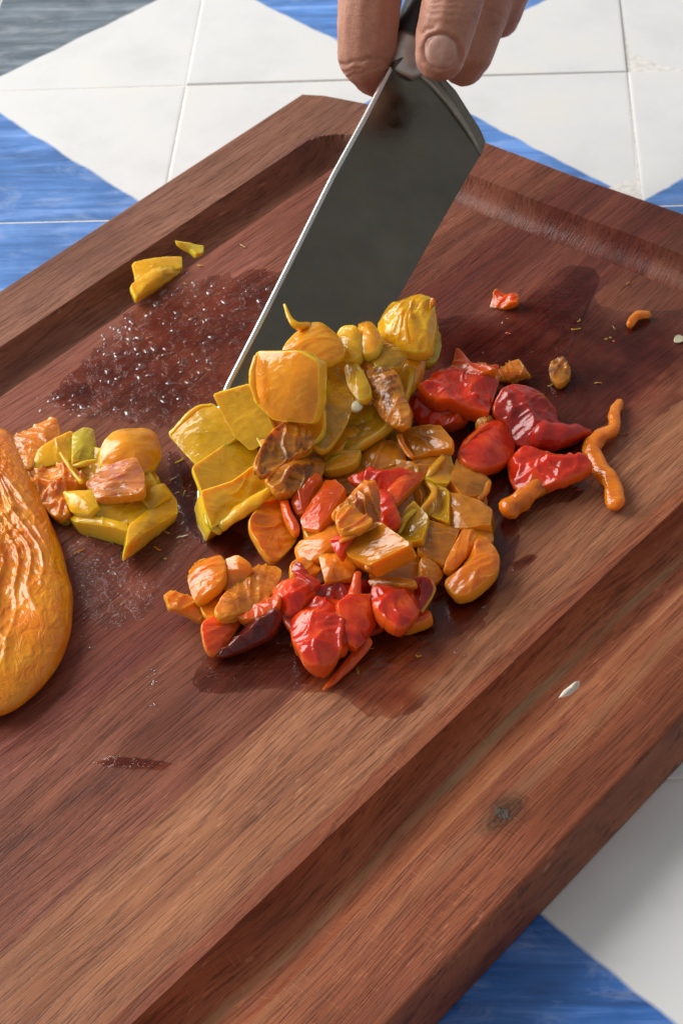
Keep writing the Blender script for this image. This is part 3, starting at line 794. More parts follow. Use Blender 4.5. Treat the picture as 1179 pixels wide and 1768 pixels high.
pc('flat yellow pepper slab in the middle of the left heap', 'yellow', [(164, 872), (216, 862), (254, 862), (262, 878), (228, 904), (172, 892)], 12, PG_L, th=9, bulge=.8, wr=.5, soft=1)
pc('bright yellow pepper piece with a tail at the right of the left heap', 'yellow', [(224, 906), (258, 878), (290, 851), (303, 866), (305, 886), (266, 908), (218, 944)], 11, PG_L, th=9, bulge=1, wr=.4, soft=1, under=.03)
pc('olive pepper scrap behind the piece with a tail', 'olive', [(246, 856), (284, 830), (297, 852), (262, 876)], 14, PG_L, th=8, bulge=1, wr=.5, soft=1)
pc('wrinkled brown orange piece touching the whole pepper', 'wet', [(44, 818), (80, 806), (118, 806), (148, 830), (114, 850), (120, 878), (96, 886), (74, 866)], 11, PG_L, th=10, bulge=1.5, wr=1.8, crump=2.2)
pc('tiny yellow cube left of the yellow stick', 'green', [(96, 884), (119, 880), (118, 898), (102, 900)], 5, PG_L, th=5, bulge=.6, wr=.4, ns=32, nr=6, soft=1)
pc('orange wedge below the rolled orange piece', 'amber', [(236, 818), (262, 812), (274, 826), (254, 842), (240, 838)], 8, PG_L, th=8, bulge=1, wr=.4)
o = tube('pepper_fibre', [(104, 782, 15, .5), (116, 800, 16, .8), (128, 818, 15.5, .7), (140, 832, 15, .9)], MP['yellow'], 21)
tag(o, 'long thin yellow fibre trailing over the left heap', 'pepper fibre', 'pale fibres on the left heap')
o = tube('pepper_fibre', [(124, 806, 15.5, .7), (144, 801, 16, 1.0), (164, 796, 15, .7)], MP['green'], 22)
tag(o, 'short greenish yellow fibre lying below the green yellow square', 'pepper fibre', 'pale fibres on the left heap')
# --- bits in the far groove
pc('thin yellow pepper flap leaning in the groove', 'yellow', [(230, 455), (311, 438), (312, 462), (236, 482)], 3, None, th=4, bulge=.4, wr=.2, soft=1, gy=-.05)
pc('thick bright yellow pepper stick in front of the flap in the groove', 'yellow', [(227, 492), (268, 463), (311, 456), (309, 470), (272, 492), (236, 512)], 2.5, None, th=7, bulge=1.5, wr=.5, soft=1)
pc('small dull yellow shred beyond the flap in the groove', 'green', [(303, 420), (329, 417), (351, 421), (350, 434), (337, 437), (328, 427)], -2, None, name='pepper_shred', th=2.5, bulge=.4, wr=.5, ns=40, nr=6, soft=1)

# --- thick pale cut edges and curled lips that stand out on single pieces
def rim(parent, path, mat, sd_, flat=.85, nm='cut_edge'):
    tube(nm, [(x, y, z, r * .8) for x, y, z, r in path], MP[mat], sd_, parent=parent, wr=.45, flat=flat * .75, ns=12)
rim(q1, [(441, 616, 47, .9), (436, 645, 43, 1.6), (438, 672, 39, 1.5), (446, 694, 35, 1.0)], 'yellow', 31)
rim(q1, [(505, 612, 47, .8), (530, 618, 46, 1.3), (546, 634, 43, 1.2)], 'amber', 32)
rim(q2, [(384, 908, 9.5, 3.0), (405, 892, 11, 3.3), (440, 866, 13, 3.3), (472, 843, 14.5, 3.0)], 'yellow', 33)
rim(q2, [(353, 876, 13, 1.2), (362, 905, 11, 1.8), (376, 916, 9, 2.2)], 'yellow', 34)
rim(q3, [(636, 978, 22, 1.9), (660, 966, 23, 2.2), (688, 950, 24, 2.2), (706, 941, 24.5, 1.7)], 'orange', 35)
rim(q3, [(590, 934, 26, 1.2), (620, 920, 26.5, 1.8), (650, 906, 27, 1.4)], 'orange', 36)
rim(q4, [(827, 869, 9.5, 1.2), (842, 884, 9, 2.2), (842, 906, 8, 2.2)], 'orange', 37)
rim(q5, [(843, 834, 8.5, 1.7), (836, 850, 8, 1.9), (828, 860, 7.5, 1.3)], 'orange', 38)
rim(q6, [(738, 826, 13, 1.2), (750, 808, 14, 1.9), (764, 792, 14.5, 1.6)], 'amber', 39)
rim(q7, [(737, 832, 12.5, 1.3), (750, 846, 13.5, 1.5), (745, 862, 13.5, 1.6), (730, 880, 12.5, 1.5)], 'amber', 40)
rim(q8, [(690, 752, 16, 1.4), (696, 770, 15.5, 1.7), (710, 788, 15, 1.3)], 'orange', 41)
rim(q10, [(690, 918, 12, 1.0), (700, 896, 13, 1.6), (720, 877, 13, 1.2)], 'olive', 42)
rim(q11, [(842, 732, 12.5, .8), (812, 756, 13, 1.0), (800, 784, 11.5, 1.0)], 'redor', 43, nm='skin_fold')
rim(q12, [(296, 748, 22, .9), (320, 722, 25, 1.4), (345, 702, 27, 1.3), (364, 700, 27.5, .9)], 'yellow', 44)
rim(q13, [(743, 1004, 10.5, .9), (747, 1022, 10, 1.2), (728, 1054, 8, 1.0)], 'orange', 45)
rim(q14, [(764, 650, 15, .7), (772, 668, 14.5, 1.0), (766, 688, 13, .8)], 'orange', 46, nm='skin_fold')
rim(y8, [(706, 532, 33, .7), (700, 556, 33.5, 1.0), (706, 590, 29, .9)], 'amber', 47, nm='skin_fold')
rim(y8, [(722, 518, 31, .8), (740, 516, 31.5, 1.0), (751, 530, 28, .7)], 'yellow', 48, nm='skin_fold')

# --- seeds and pale scraps
seed_m = simple_mat('seed_cream', (.80, .74, .50), .35, 0, .12, 400)
def seed(px, py, z, w, h, rot, label):
    pts = [(px + w * math.cos(t + rot) * math.cos(0) * 1.0 * (1 if True else 1), py + h * math.sin(t)) for t in np.linspace(0, 2 * math.pi, 12, endpoint=False)]
    s = slab('pepper_seed', pts, seed_m, z, th=1.4, bulge=.5, wr=.12, seed=int(px), ns=28, nr=6)
    tag(s, label, 'seed')
seed(617, 700, 25, 9, 8, 0, 'pale cream pepper seed sitting on the olive strip')
seed(1173, 584, 1.6, 8, 6, 0, 'single cream seed on bare wood at the right edge of the picture')
scrap_m = simple_mat('scrap_white', (.80, .72, .60), .6, 0, .2, 500, .3)
p0 = ground(983, 1195)
o = slab('paper_scrap', [(964, 1206), (972, 1194), (990, 1180), (999, 1178), (998, 1188), (982, 1202)], scrap_m, (p0.z - TB) * 1000 + .9, th=.9, bulge=.5, wr=.25, seed=5, ns=40, nr=6, soft=1)
tag(o, 'small white scrap lying in the near groove', 'scrap')

# ------------------------------------------------------------------ whole roasted pepper at the left
WP = NT('pepper_whole_skin')
co = WP.obj()
n1 = WP.noise(co, 55, 4, .6, .5)
st = WP.noise(WP.mapping(co, (210, 110, 120), (0, 0, 0), (0, 0, .15)), 1, 4, .6, .9)
c = WP.ramp(n1, [(.28, (.72, .15, .004)), (.5, (.82, .235, .005)), (.75, (.88, .36, .010))])
c = WP.mix(WP.ramp(st, [(.30, .45), (.44, 0)]), c, (.55, .12, .008))
c = WP.mix(WP.ramp(st, [(.62, 0), (.75, .5)]), c, (.85, .46, .05))
nm = WP.bump(st, .62, .0024)
nm = WP.bump(WP.noise(co, 300, 2, .5, 1.5), .18, .0010, nm)
WP.set(Base_Color=c, Roughness=WP.ramp(n1, [(.3, .16), (.7, .30)]), Normal=nm)
WP.b.inputs['Subsurface Weight'].default_value = .25
WP.b.inputs['Subsurface Radius'].default_value = (1, .4, .12)
WP.b.inputs['Subsurface Scale'].default_value = .005
WP.b.inputs['Coat Weight'].default_value = .8
WP.b.inputs['Coat Roughness'].default_value = .045
WP.b.inputs['Specular IOR Level'].default_value = .15
out = [(-2, 738), (22, 748), (44, 788), (66, 838), (92, 903), (114, 968), (126, 1030), (124, 1086), (106, 1140), (68, 1188), (22, 1226), (-30, 1240), (-110, 1215), (-180, 1120), (-205, 1000), (-180, 880), (-110, 780), (-50, 748)]
NSW, NRW = 340, 100
ow = resample(chaikin(out, 2), NSW)
cc = (-40, 1000)
WH = 6.0
Wp = [at(x, y, TB + WH * .001) for x, y in ow]
Cp = at(cc[0], cc[1], TB + WH * .001)
stem = at(-20, 770, TB + .02)
vs, fs = [], []
def wrink(p, r):
    q = p - stem
    ang = math.atan2(q.x, -q.y)
    dist = q.length
    a1 = 1 - abs(noise.noise(Vector((ang * 6.0, dist * 22, 1.0)))) * 2.4
    a2 = 1 - abs(noise.noise(Vector((ang * 13 + noise.noise(p * 40) * 1.6, dist * 38, 5.0)))) * 2.4
    a3 = 1 - abs(noise.noise(Vector((p.x * 170, p.y * 120, 9.0)) + Vector((1, 1, 0)) * noise.noise(p * 70))) * 2.6
    a4 = 1 - abs(noise.noise(Vector((ang * 30 + noise.noise(p * 90) * 2.0, dist * 95, 15.0)))) * 3.4
    f = min(1, max(0, (.90 - r) * 3.0 + .06)) * min(1, max(.25, .85 + 1.0 * noise.noise(p * 22)))
    return (max(0, a1) ** 1.5 * 1.6 + max(0, a2) ** 1.6 * 1.5 + max(0, a3) ** 2 * 1.0 + max(0, a4) ** 1.4 * .45) * f
for i in range(NRW + 1):
    r = i / NRW
    for k in range(NSW):
        d = Wp[k] - Cp
        p = Cp + d * r
        hh = 11 * math.sqrt(max(0, 1 - r ** 2.6))
        hh -= 4.0 * math.exp(-((r - .45) / .22) ** 2) * (.5 + .5 * noise.noise(d * 30))   # sagging hollow
        vs.append(p + Vector((0, 0, (hh + wrink(p, r) - 1.0) * .001)) + d.normalized() * (noise.noise(p * 60) * .001))
for (r, dz) in ((.99, -2), (.965, -4.2), (.93, -5.6), (.5, -5.7), (0.02, -5.7)):
    for k in range(NSW):
        d = Wp[k] - Cp
        vs.append(Cp + d * r + Vector((0, 0, dz * .001)))
RR = NRW + 6
for i in range(RR - 1):
    for k in range(NSW):
        k2 = (k + 1) % NSW
        fs.append((i * NSW + k, (i + 1) * NSW + k, (i + 1) * NSW + k2, i * NSW + k2))
org = Vector((Cp.x, Cp.y, TB))
whole = mesh_obj('roasted_pepper', [v - org for v in vs], fs, WP.m)
whole.location = org
tag(whole, 'whole roasted orange pepper with wrinkled shiny skin at the left edge', 'pepper')

# ------------------------------------------------------------------ knife
KT = at(343, 885, TB + .001)
KS = at(672, 118, .094)
KE = at(832, 262, .064)
KN = (KS - KT).cross(KE - KT).normalized()
if KN.z < 0:
    KN = -KN
KA = (KS - KT).normalized()
def kp(x, y):
    p = onplane(x, y, KT, KN)
    return p
steel = NT('steel_blade')
co = steel.obj()
sb = steel.noise(steel.mapping(co, (900, 900, 30)), 1, 3, .6)
sm = steel.noise(co, 30, 3, .6)
steel.set(Base_Color=steel.ramp(sm, [(.3, (.135, .124, .100)), (.7, (.18, .166, .136))]), Metallic=1.0, Roughness=steel.ramp(steel.noise(steel.mapping(co, (35, 90, 60), (0, 0, 0), (0, .4, 1.0)), 1, 4, .6, .8), [(.32, .14), (.68, .36)]),
          Normal=steel.bump(sb, .04, .0005))
steel_b = simple_mat('steel_bright', (.72, .70, .66), .28, 1.0, .05, 300)
steel_d = simple_mat('steel_bolster', (.20, .185, .155), .34, 1.0, .1, 200)
steel_n = simple_mat('steel_neck', (.55, .53, .50), .48, 1.0, .1, 200)
black = simple_mat('handle_black', (.02, .02, .021), .42, 0, .2, 300, .1)
knife = empty('kitchen_knife', KT)
tag(knife, 'wide bladed steel kitchen knife held over the board with peppers on its blade', 'knife')
spine = [(672, 118), (630, 200), (572, 306), (500, 452), (445, 562), (390, 670), (366, 744), (350, 806), (343, 850), (342, 884)]
edge = [(832, 262), (790, 334), (740, 421), (690, 510), (640, 590), (592, 664), (545, 730), (490, 800), (425, 862), (346, 889)]
def clampk(p):
    if p.z < TB + .0006:
        d = ray(*[0, 0]) if False else (p - EYE)
        # slide toward the spine inside the blade plane until it clears the board
        v = (KS - KE); v = (v - KA * v.dot(KA)).normalized()
        p = p + v * ((TB + .0006 - p.z) / max(v.z, .05))
    return p
Tn = 9
vs, fs = [], []
def samp(poly, n):
    return resample_open(np.array(poly, float), n)
def resample_open(p, n):
    d = np.concatenate([[0], np.cumsum(np.linalg.norm(np.diff(p, axis=0), axis=1))])
    s = np.linspace(0, d[-1], n)
    return np.stack([np.interp(s, d, p[:, k]) for k in range(2)], 1)
NB = 60
sp_, eg_ = resample_open(np.array(spine, float), NB), resample_open(np.array(edge, float), NB)
def thick(t, i):
    full = .0021 * (1 - .55 * i / NB)
    return full * (1 - t) ** .8 / 2 + .00012
lo_curve = None
LO_PX = [(667, 120), (688, 112), (712, 122), (742, 148), (772, 182), (798, 218), (816, 246), (832, 262)]
lo_s = resample_open(np.array(LO_PX, float), Tn)
for side in (1, -1):
    for i in range(NB):
        a, b = clampk(kp(*sp_[i])), clampk(kp(*eg_[i]))
        for j in range(Tn):
            t = j / (Tn - 1)
            q = a.lerp(b, t)
            if i < 8:
                st0 = kp(*sp_[0]).lerp(kp(*eg_[0]), t)
                q = q + (kp(*lo_s[j]) - st0) * (1 - i / 8) ** 1.5
            vs.append(q + KN * (side * thick(t, i)) - KT)
half = NB * Tn
for s in (0, 1):
    for i in range(NB - 1):
        for j in range(Tn - 1):
            q = s * half + i * Tn + j
            f = (q, q + 1, q + Tn + 1, q + Tn)
            fs.append(f if s else f[::-1])
for i in range(NB - 1):
    q = i * Tn + Tn - 1
    fs.append((q, q + Tn, half + q + Tn, half + q))
for j in range(Tn - 1):
    fs.append((j, j + 1, half + j + 1, half + j))
    q = (NB - 1) * Tn + j
    fs.append((q, q + 1, half + q + 1, half + q))
blade = mesh_obj('blade', vs, fs, steel.m, knife)
blade.data.set_sharp_from_angle(angle=math.radians(30))
# spine in brighter steel: the window's reflection put into its colour
vs, fs = [], []
for i in range(NB):
    a, b = clampk(kp(*sp_[i])), clampk(kp(*eg_[i]))
    w = (a - b).normalized()
    th_ = thick(0, i) + .00025
    c_ = a - KT
    for (u_, v_) in ((-.0012, th_), (.0002, th_), (.0008, th_ * .5), (.0008, -th_ * .5), (.0002, -th_), (-.0012, -th_)):
        vs.append(c_ + w * u_ + KN * v_)
for i in range(NB - 1):
    for k in range(6):
        k2 = (k + 1) % 6
        fs.append((i * 6 + k, i * 6 + k2, i * 6 + 6 + k2, i * 6 + 6 + k))
sp_o = mesh_obj('spine', vs, fs, steel_b, knife)
# bolster: thick curved shoulder that runs from the spine to the heel
up_line = [(674, 112), (692, 102), (722, 108), (752, 130), (782, 160), (806, 196), (826, 224), (835, 244)]
lo_line = [(673, 123), (690, 115), (712, 124), (742, 150), (772, 184), (798, 220), (816, 248), (829, 270)]
vs, fs = [], []
NBo = 26
ul, ll = resample_open(np.array(up_line, float), NBo), resample_open(np.array(lo_line, float), NBo)
prof = [(0, -.003), (0, .003), (.12, .0046), (.45, .0050), (.72, .0042), (.92, .0018), (1.0, .0006), (1.0, -.0006), (.92, -.0018), (.72, -.0042), (.45, -.005), (.12, -.0046)]
for i in range(NBo):
    s = 1 - .55 * (i / (NBo - 1)) ** 1.6
    a, b = kp(*ul[i]), kp(*ll[i])
    for (t, h) in prof:
        vs.append(a.lerp(b, t) + KN * (h * s) - KT)
m_ = len(prof)
for i in range(NBo - 1):
    for k in range(m_):
        k2 = (k + 1) % m_
        fs.append((i * m_ + k, i * m_ + k2, (i + 1) * m_ + k2, (i + 1) * m_ + k))
fs.append(tuple(range(m_))); fs.append(tuple((NBo - 1) * m_ + k for k in range(m_)))
bo = mesh_obj('bolster', vs, fs, steel_d, knife)
bo.data.set_sharp_from_angle(angle=math.radians(40))
# crest in lighter steel where the bolster meets the blade
vs, fs = [], []
for i in range(NBo):
    s = math.sin(math.pi * (i + .6) / (NBo + .4)) ** .6
    a, b_ = kp(*ul[i]), kp(*ll[i])
    w = (b_ - a).normalized()
    for (t, h) in ((-.0016, .0012), (-.0010, .0030), (.0002, .0030), (.0012, .0010), (.0008, -.001), (-.0014, -.001)):
        vs.append(b_ - w * .0012 + w * (t * s * 1.5) + KN * (h * s) - KT)
for i in range(NBo - 1):
    for k in range(6):
        k2 = (k + 1) % 6
        fs.append((i * 6 + k, i * 6 + k2, i * 6 + 6 + k2, i * 6 + 6 + k))
mesh_obj('bolster_crest', vs, fs, simple_mat('steel_crest', (.34, .31, .26), .38, 1.0, .15, 150), knife)
# neck and handle: oval section along the knife's axis
def oval(name, p0, prof_, mat):
    vs, fs = [], []
    wdir = (KE - KS); wdir = (wdir - KA * wdir.dot(KA)).normalized()
    ns = 24
    for (t, w, h, dy) in prof_:
        for k in range(ns):
            a = 2 * math.pi * k / ns
            ca, sa = math.cos(a), math.sin(a)
            e = .75
            vs.append(p0 + KA * t + wdir * (w * math.copysign(abs(ca) ** e, ca) + dy) + KN * (h * math.copysign(abs(sa) ** e, sa)) - KT)
    n_ = len(prof_)
    for i in range(n_ - 1):
        for k in range(ns):
            k2 = (k + 1) % ns
            fs.append((i * ns + k, i * ns + k2, (i + 1) * ns + k2, (i + 1) * ns + k))
    fs.append(tuple(range(ns))); fs.append(tuple((n_ - 1) * ns + k for k in range(ns)))
    return mesh_obj(name, vs, fs, mat, knife)
HN = kp(703, 112)
oval('neck', HN, [(-.006, .0045, .0035, 0), (-.002, .0075, .005, 0), (.004, .0092, .0062, 0), (.008, .0096, .0068, 0), (.0105, .0100, .0075, 0)], steel_n)
oval('handle', HN, [(.0106, .0102, .0078, 0), (.016, .0114, .0088, 0), (.05, .0125, .0098, .001), (.08, .0120, .0100, .002), (.105, .0125, .0100, .003), (.122, .0135, .0100, .005), (.128, .0110, .0085, .006)], black)

# ------------------------------------------------------------------ hand
DS = (KS - EYE).dot(FWD)
def hp(x, y, d):
    return dep(x, y, DS + d * .001)
def chain(bm, pts, sub=6):
    """tapered capsule chain: pts (x, y, depth mm, radius mm)"""
    P = [(hp(x, y, d), r * .001) for x, y, d, r in pts]
    for i in range(len(P) - 1):
        n = max(2, int((P[i + 1][0] - P[i][0]).length / .0018))
        for k in range(n + 1):
            t = k / n
            c = P[i][0].lerp(P[i + 1][0], t)
            r = P[i][1] + (P[i + 1][1] - P[i][1]) * (t * t * (3 - 2 * t))
            mt = Matrix.Translation(c) @ Matrix.Diagonal((r, r, r, 1))
            bmesh.ops.create_icosphere(bm, subdivisions=2, radius=1, matrix=mt)
bm = bmesh.new()
# index: middle phalanx comes down on the left, the tip bends behind the spine
chain(bm, [(700, -300, 4, 17), (648, -110, -6, 14.6), (641, -30, -4, 13.9), (635, 40, 0, 13.3), (632, 92, 4, 12.6), (644, 122, 12, 10.0), (662, 146, 18, 7.0)])
# thumb: lies on the near face of the handle, nail toward the camera
chain(bm, [(810, -330, -22, 20), (802, -180, -30, 15.0), (794, -70, -32, 13.0), (782, 0, -30, 12.4), (768, 55, -27, 12.0), (760, 95, -23, 10.6)])
# middle, ring and little fingers wrap round behind the handle
chain(bm, [(800, -300, 10, 17), (858, -150, -4, 13.5), (852, -60, 0, 12.2), (832, 26, 4, 11.0), (812, 84, 9, 10.8), (800, 112, 16, 9.2)])
chain(bm, [(880, -290, 14, 16), (905, -150, 2, 12.8), (892, -60, 6, 11.2), (872, -4, 10, 9.8), (862, 30, 16, 8.8)])
chain(bm, [(950, -280, 18, 14), (960, -160, 10, 10.6), (940, -90, 14, 9.8), (910, -50, 22, 8.6)])
# palm and wrist above the frame
chain(bm, [(700, -300, 4, 17), (800, -300, 8, 18), (880, -300, 12, 17), (950, -300, 18, 15)])
chain(bm, [(720, -360, 0, 19), (830, -380, 4, 22), (930, -360, 14, 18)])
chain(bm, [(800, -330, -12, 22), (820, -520, -4, 25), (850, -700, 0, 26), (900, -1000, 0, 30)])
chain(bm, [(880, -340, 10, 22), (880, -520, 6, 24), (890, -700, 4, 25), (930, -1000, 4, 30)])
me = bpy.data.meshes.new('hand_raw'); bm.to_mesh(me); bm.free()
tmp = bpy.data.objects.new('hand_raw', me); col.objects.link(tmp)
rm = tmp.modifiers.new('r', 'REMESH'); rm.mode = 'VOXEL'; rm.voxel_size = .0009
sm_ = tmp.modifiers.new('s', 'SMOOTH'); sm_.factor = .5; sm_.iterations = 9
dg = bpy.context.evaluated_depsgraph_get()
hm = bpy.data.meshes.new_from_object(tmp.evaluated_get(dg))
bpy.data.objects.remove(tmp)
# creases, joint folds and nail bed pressed into the skin where they lie on the fingers
def creases(points):
    out = []
    for (x0, y0, x1, y1, w, dpt, zr) in points:
        out.append((x0, y0, x1, y1, w, dpt, zr))
    return out
CR = [(586, 112, 640, 100, 3.2, .9, 'i'), (640, 100, 668, 104, 3.0, .7, 'i'), (592, 124, 622, 116, 2.4, .5, 'i'), (600, 132, 660, 112, 2.2, .45, 'i'),
      (738, 22, 818, 26, 3.0, .45, 't'), (742, 12, 812, 14, 2.6, .4, 't'), (744, 3, 818, 2, 2.6, .45, 't'), (742, 36, 806, 42, 2.2, .25, 't'), (728, 56, 748, 46, 3, .6, 't'), (733, 50, 730, 66, 3, .4, 't'),
      (745, -8, 812, -9, 2.6, .4, 't'), (832, 10, 872, 30, 3, .4, 'm')]
nrmls = [v.normal.copy() for v in hm.vertices]
NAIL = (762, 88, 31, 31)
for v, nn in zip(hm.vertices, nrmls):
    d = v.co - EYE
    k = d.dot(FWD)
    x = W0 / 2 + FPX * d.dot(RT) / k; y = H0 / 2 - FPX * d.dot(UP) / k
    # keep the fingers' fronts only
    off = 0.0
    if nn.dot(d) < 0 and y < 220 and y > -60:
        for (x0, y0, x1, y1, w, dp_, zr) in CR:
            t = max(0, min(1, ((x - x0) * (x1 - x0) + (y - y0) * (y1 - y0)) / ((x1 - x0) ** 2 + (y1 - y0) ** 2)))
            dd = math.hypot(x - x0 - t * (x1 - x0), y - y0 - t * (y1 - y0) + 1.6 * math.sin(x * .25))
            off -= dp_ * math.exp(-(dd / w) ** 2)
        if k < DS - .012:
            ex = (x - NAIL[0]) / NAIL[2]; ey = (y - NAIL[1]) / NAIL[3]
            r = math.hypot(ex, ey)
            if r < 1.6:
                off -= .7 * math.exp(-((r - .98) / .10) ** 2)         # groove round the nail
                off += .45 * math.exp(-((r - 1.22) / .14) ** 2) * (1 if ey < .5 else .3)
                if r < 1:
                    off -= .25
    off += noise.noise(v.co * 420) * .10 + noise.noise(v.co * 130) * .25
    v.co += nn * (off * .001)
hm.update()
hm.polygons.foreach_set('use_smooth', [True] * len(hm.polygons))
sk = NT('skin')
co = sk.obj()
n1 = sk.noise(co, 60, 4, .6); n2 = sk.noise(co, 900, 3, .6)
c = sk.ramp(n1, [(.28, (.36, .150, .092)), (.5, (.47, .215, .140)), (.74, (.55, .28, .19))])
c = sk.mix(sk.ramp(n2, [(.35, .25), (.55, 0)]), c, (.27, .10, .06))
fibre = sk.noise(sk.mapping(co, (500, 500, 1400)), 1, 3, .6)
sk.set(Base_Color=c, Roughness=sk.ramp(n1, [(.3, .42), (.7, .58)]), Normal=sk.bump(sk.math('ADD', n2, sk.math('MULTIPLY', fibre, .7)), .30, .0006))
sk.b.inputs['Subsurface Weight'].default_value = .3
sk.b.inputs['Subsurface Radius'].default_value = (1, .35, .2)
sk.b.inputs['Subsurface Scale'].default_value = .004
hm.materials.clear(); hm.materials.append(sk.m)
hand = bpy.data.objects.new('person_hand', hm)
hm.name = 'person_hand'
col.objects.link(hand)
tag(hand, 'bare right hand gripping the knife handle, thumb nail facing the camera', 'hand')
# nail plate wrapped on the thumb
bvh = BVHTree.FromPolygons([v.co for v in hm.vertices], [p.vertices for p in hm.polygons])
nail_m = NT('nail')
nn1 = nail_m.noise(nail_m.mapping(nail_m.obj(), (300, 300, 300)), 1, 3, .6)
nail_m.set(Base_Color=nail_m.ramp(nn1, [(.3, (.50, .27, .21)), (.7, (.60, .36, .29))]), Roughness=.30)
nail_m.b.inputs['Subsurface Weight'].default_value = .25
nail_m.b.inputs['Subsurface Scale'].default_value = .003
vs, fs = [], []
nsn, nrn = 40, 9
for i in range(nrn + 2):
    r = min(i / nrn, 1.0)
    for k in range(nsn):
        a = 2 * math.pi * k / nsn
        ca, sa = math.cos(a), math.sin(a)
        e = .82
        x = NAIL[0] + NAIL[2] * .93 * r * math.copysign(abs(ca) ** e, ca) + 3 * sa * r
        y = NAIL[1] + NAIL[3] * .93 * r * math.copysign(abs(sa) ** e, sa)
        d = ray(x, y).normalized()
        h = bvh.ray_cast(EYE, d)
        pt, nn = h[0], h[1]
        if pt is None:
            pt, nn = hp(x, y, -34), -d
        lift = .0006 * (1 - r ** 6) + .00012 if i <= nrn else -.0008
        vs.append(pt - d * lift)
for i in range(nrn + 1):
    for k in range(nsn):
        k2 = (k + 1) % nsn
        fs.append((i * nsn + k, (i + 1) * nsn + k, (i + 1) * nsn + k2, i * nsn + k2))
nail = mesh_obj('thumb_nail', vs, fs, nail_m.m, hand)

# ------------------------------------------------------------------ juice on the board
J_BROWN = juice_mat('juice_brown', (.74, .47, .34), .08, 150, .55)
J_DARK = juice_mat('juice_dark', (.60, .40, .39), .10, 110, .22)
J_CLEAR = juice_mat('juice_clear', (.90, .84, .80), .10, 220, .9)
def film(label, outline, mat, h=.35, jag=.10, seed=1, ns=150, nr=12, ctr=None):
    o2 = resample(chaikin(outline, 2), ns)
    c = np.array(ctr, float) if ctr is not None else centroid(o2)
    vs, fs, tn = [], [], []
    for i in range(nr + 1):
        r = i / nr
        for k in range(ns):
            a = 2 * math.pi * k / ns
            tn.append(max(0, (r - .62) / .38) ** 1.5 * (.6 + .8 * noise.noise(Vector((math.cos(a) * 5, math.sin(a) * 5, seed)))))
            j = 1 + jag * (noise.noise(Vector((math.cos(a) * 4, math.sin(a) * 4, seed))) + .7 * noise.noise(Vector((math.cos(a) * 13, math.sin(a) * 13, seed + 9))) + .4 * noise.noise(Vector((math.cos(a) * 30, math.sin(a) * 30, seed + 19))))
            q = c + (o2[k] - c) * (r * j)
            p = ground(q[0], q[1])
            p.z += (.00012 + h * .001 * (1 - r ** 7))
            vs.append(p)
    for i in range(nr):
        for k in range(ns):
            k2 = (k + 1) % ns
            fs.append((i * ns + k, (i + 1) * ns + k, (i + 1) * ns + k2, i * ns + k2))
    cz = Vector((*ground(c[0], c[1]).to_tuple()[:2], TB))
    o = mesh_obj('juice_puddle', [v - cz for v in vs], fs, mat, attrs={'thin': tn})
    o.location = cz
    tag(o, label, 'juice', 'juice puddles on the board')
    return o
J_FROTH = juice_mat('juice_froth', (.74, .46, .33), .09, 190, .8)
film('frothy brown juice puddle left of the knife blade', [(240, 520), (310, 486), (400, 474), (520, 462), (560, 490), (440, 620), (400, 690), (320, 735), (230, 735), (150, 722), (90, 690), (110, 655), (180, 590)], J_FROTH, .5, .10, 2)
film('broad dark red wet stain across the right of the board', [(700, 560), (800, 540), (880, 540), (960, 470), (1010, 452), (1045, 472), (1010, 520), (1100, 545), (1240, 520), (1240, 640), (1160, 700), (1060, 790), (1000, 860), (930, 880), (850, 960), (800, 900), (760, 800), (720, 700)], J_DARK, .3, .05, 5, ctr=(950, 680))
J_SOAK = juice_mat('juice_soak', (.70, .43, .30), .10, 140, .4)
film('brown juice soaking out in front of the red pieces', [(350, 1130), (420, 1110), (520, 1110), (640, 1090), (740, 1040), (830, 990), (930, 955), (925, 985), (850, 1040), (810, 1120), (720, 1240), (640, 1240), (590, 1200), (480, 1190), (400, 1200), (330, 1190)], J_SOAK, .3, .08, 8, ctr=(600, 1130))
film('greyish frothy juice between the whole pepper and the left heap', [(100, 880), (180, 900), (260, 900), (330, 880), (345, 930), (300, 990), (260, 1060), (190, 1090), (140, 1060), (130, 1000), (110, 940)], J_CLEAR, .3, .10, 11)
film('thin row of juice drips in front of the whole pepper', [(165, 1312), (200, 1306), (260, 1312), (298, 1318), (290, 1330), (230, 1328), (180, 1324)], J_BROWN, .5, .35, 14)
film('small juice drip at the right, near the orange lobe', [(880, 975), (915, 955), (930, 960), (915, 975), (885, 992)], J_BROWN, .3, .1, 15, ns=60, nr=5)
film('small brown juice spot at the left of the board', [(80, 680), (120, 655), (160, 665), (170, 690), (140, 712), (95, 708)], J_BROWN, .3, .12, 17, ns=70, nr=6)

film('dark juice pooled under the left side of the yellow heap', [(285, 770), (330, 800), (350, 900), (440, 930), (440, 985), (380, 960), (330, 930), (300, 860)], J_DARK, .3, .08, 21)
film('dark glossy juice at the right foot of the pile', [(740, 1000), (800, 1030), (850, 1010), (880, 940), (860, 880), (900, 900), (890, 960), (850, 1040), (800, 1100), (740, 1110), (700, 1090)], J_DARK, .3, .08, 24, ctr=(800, 1040))
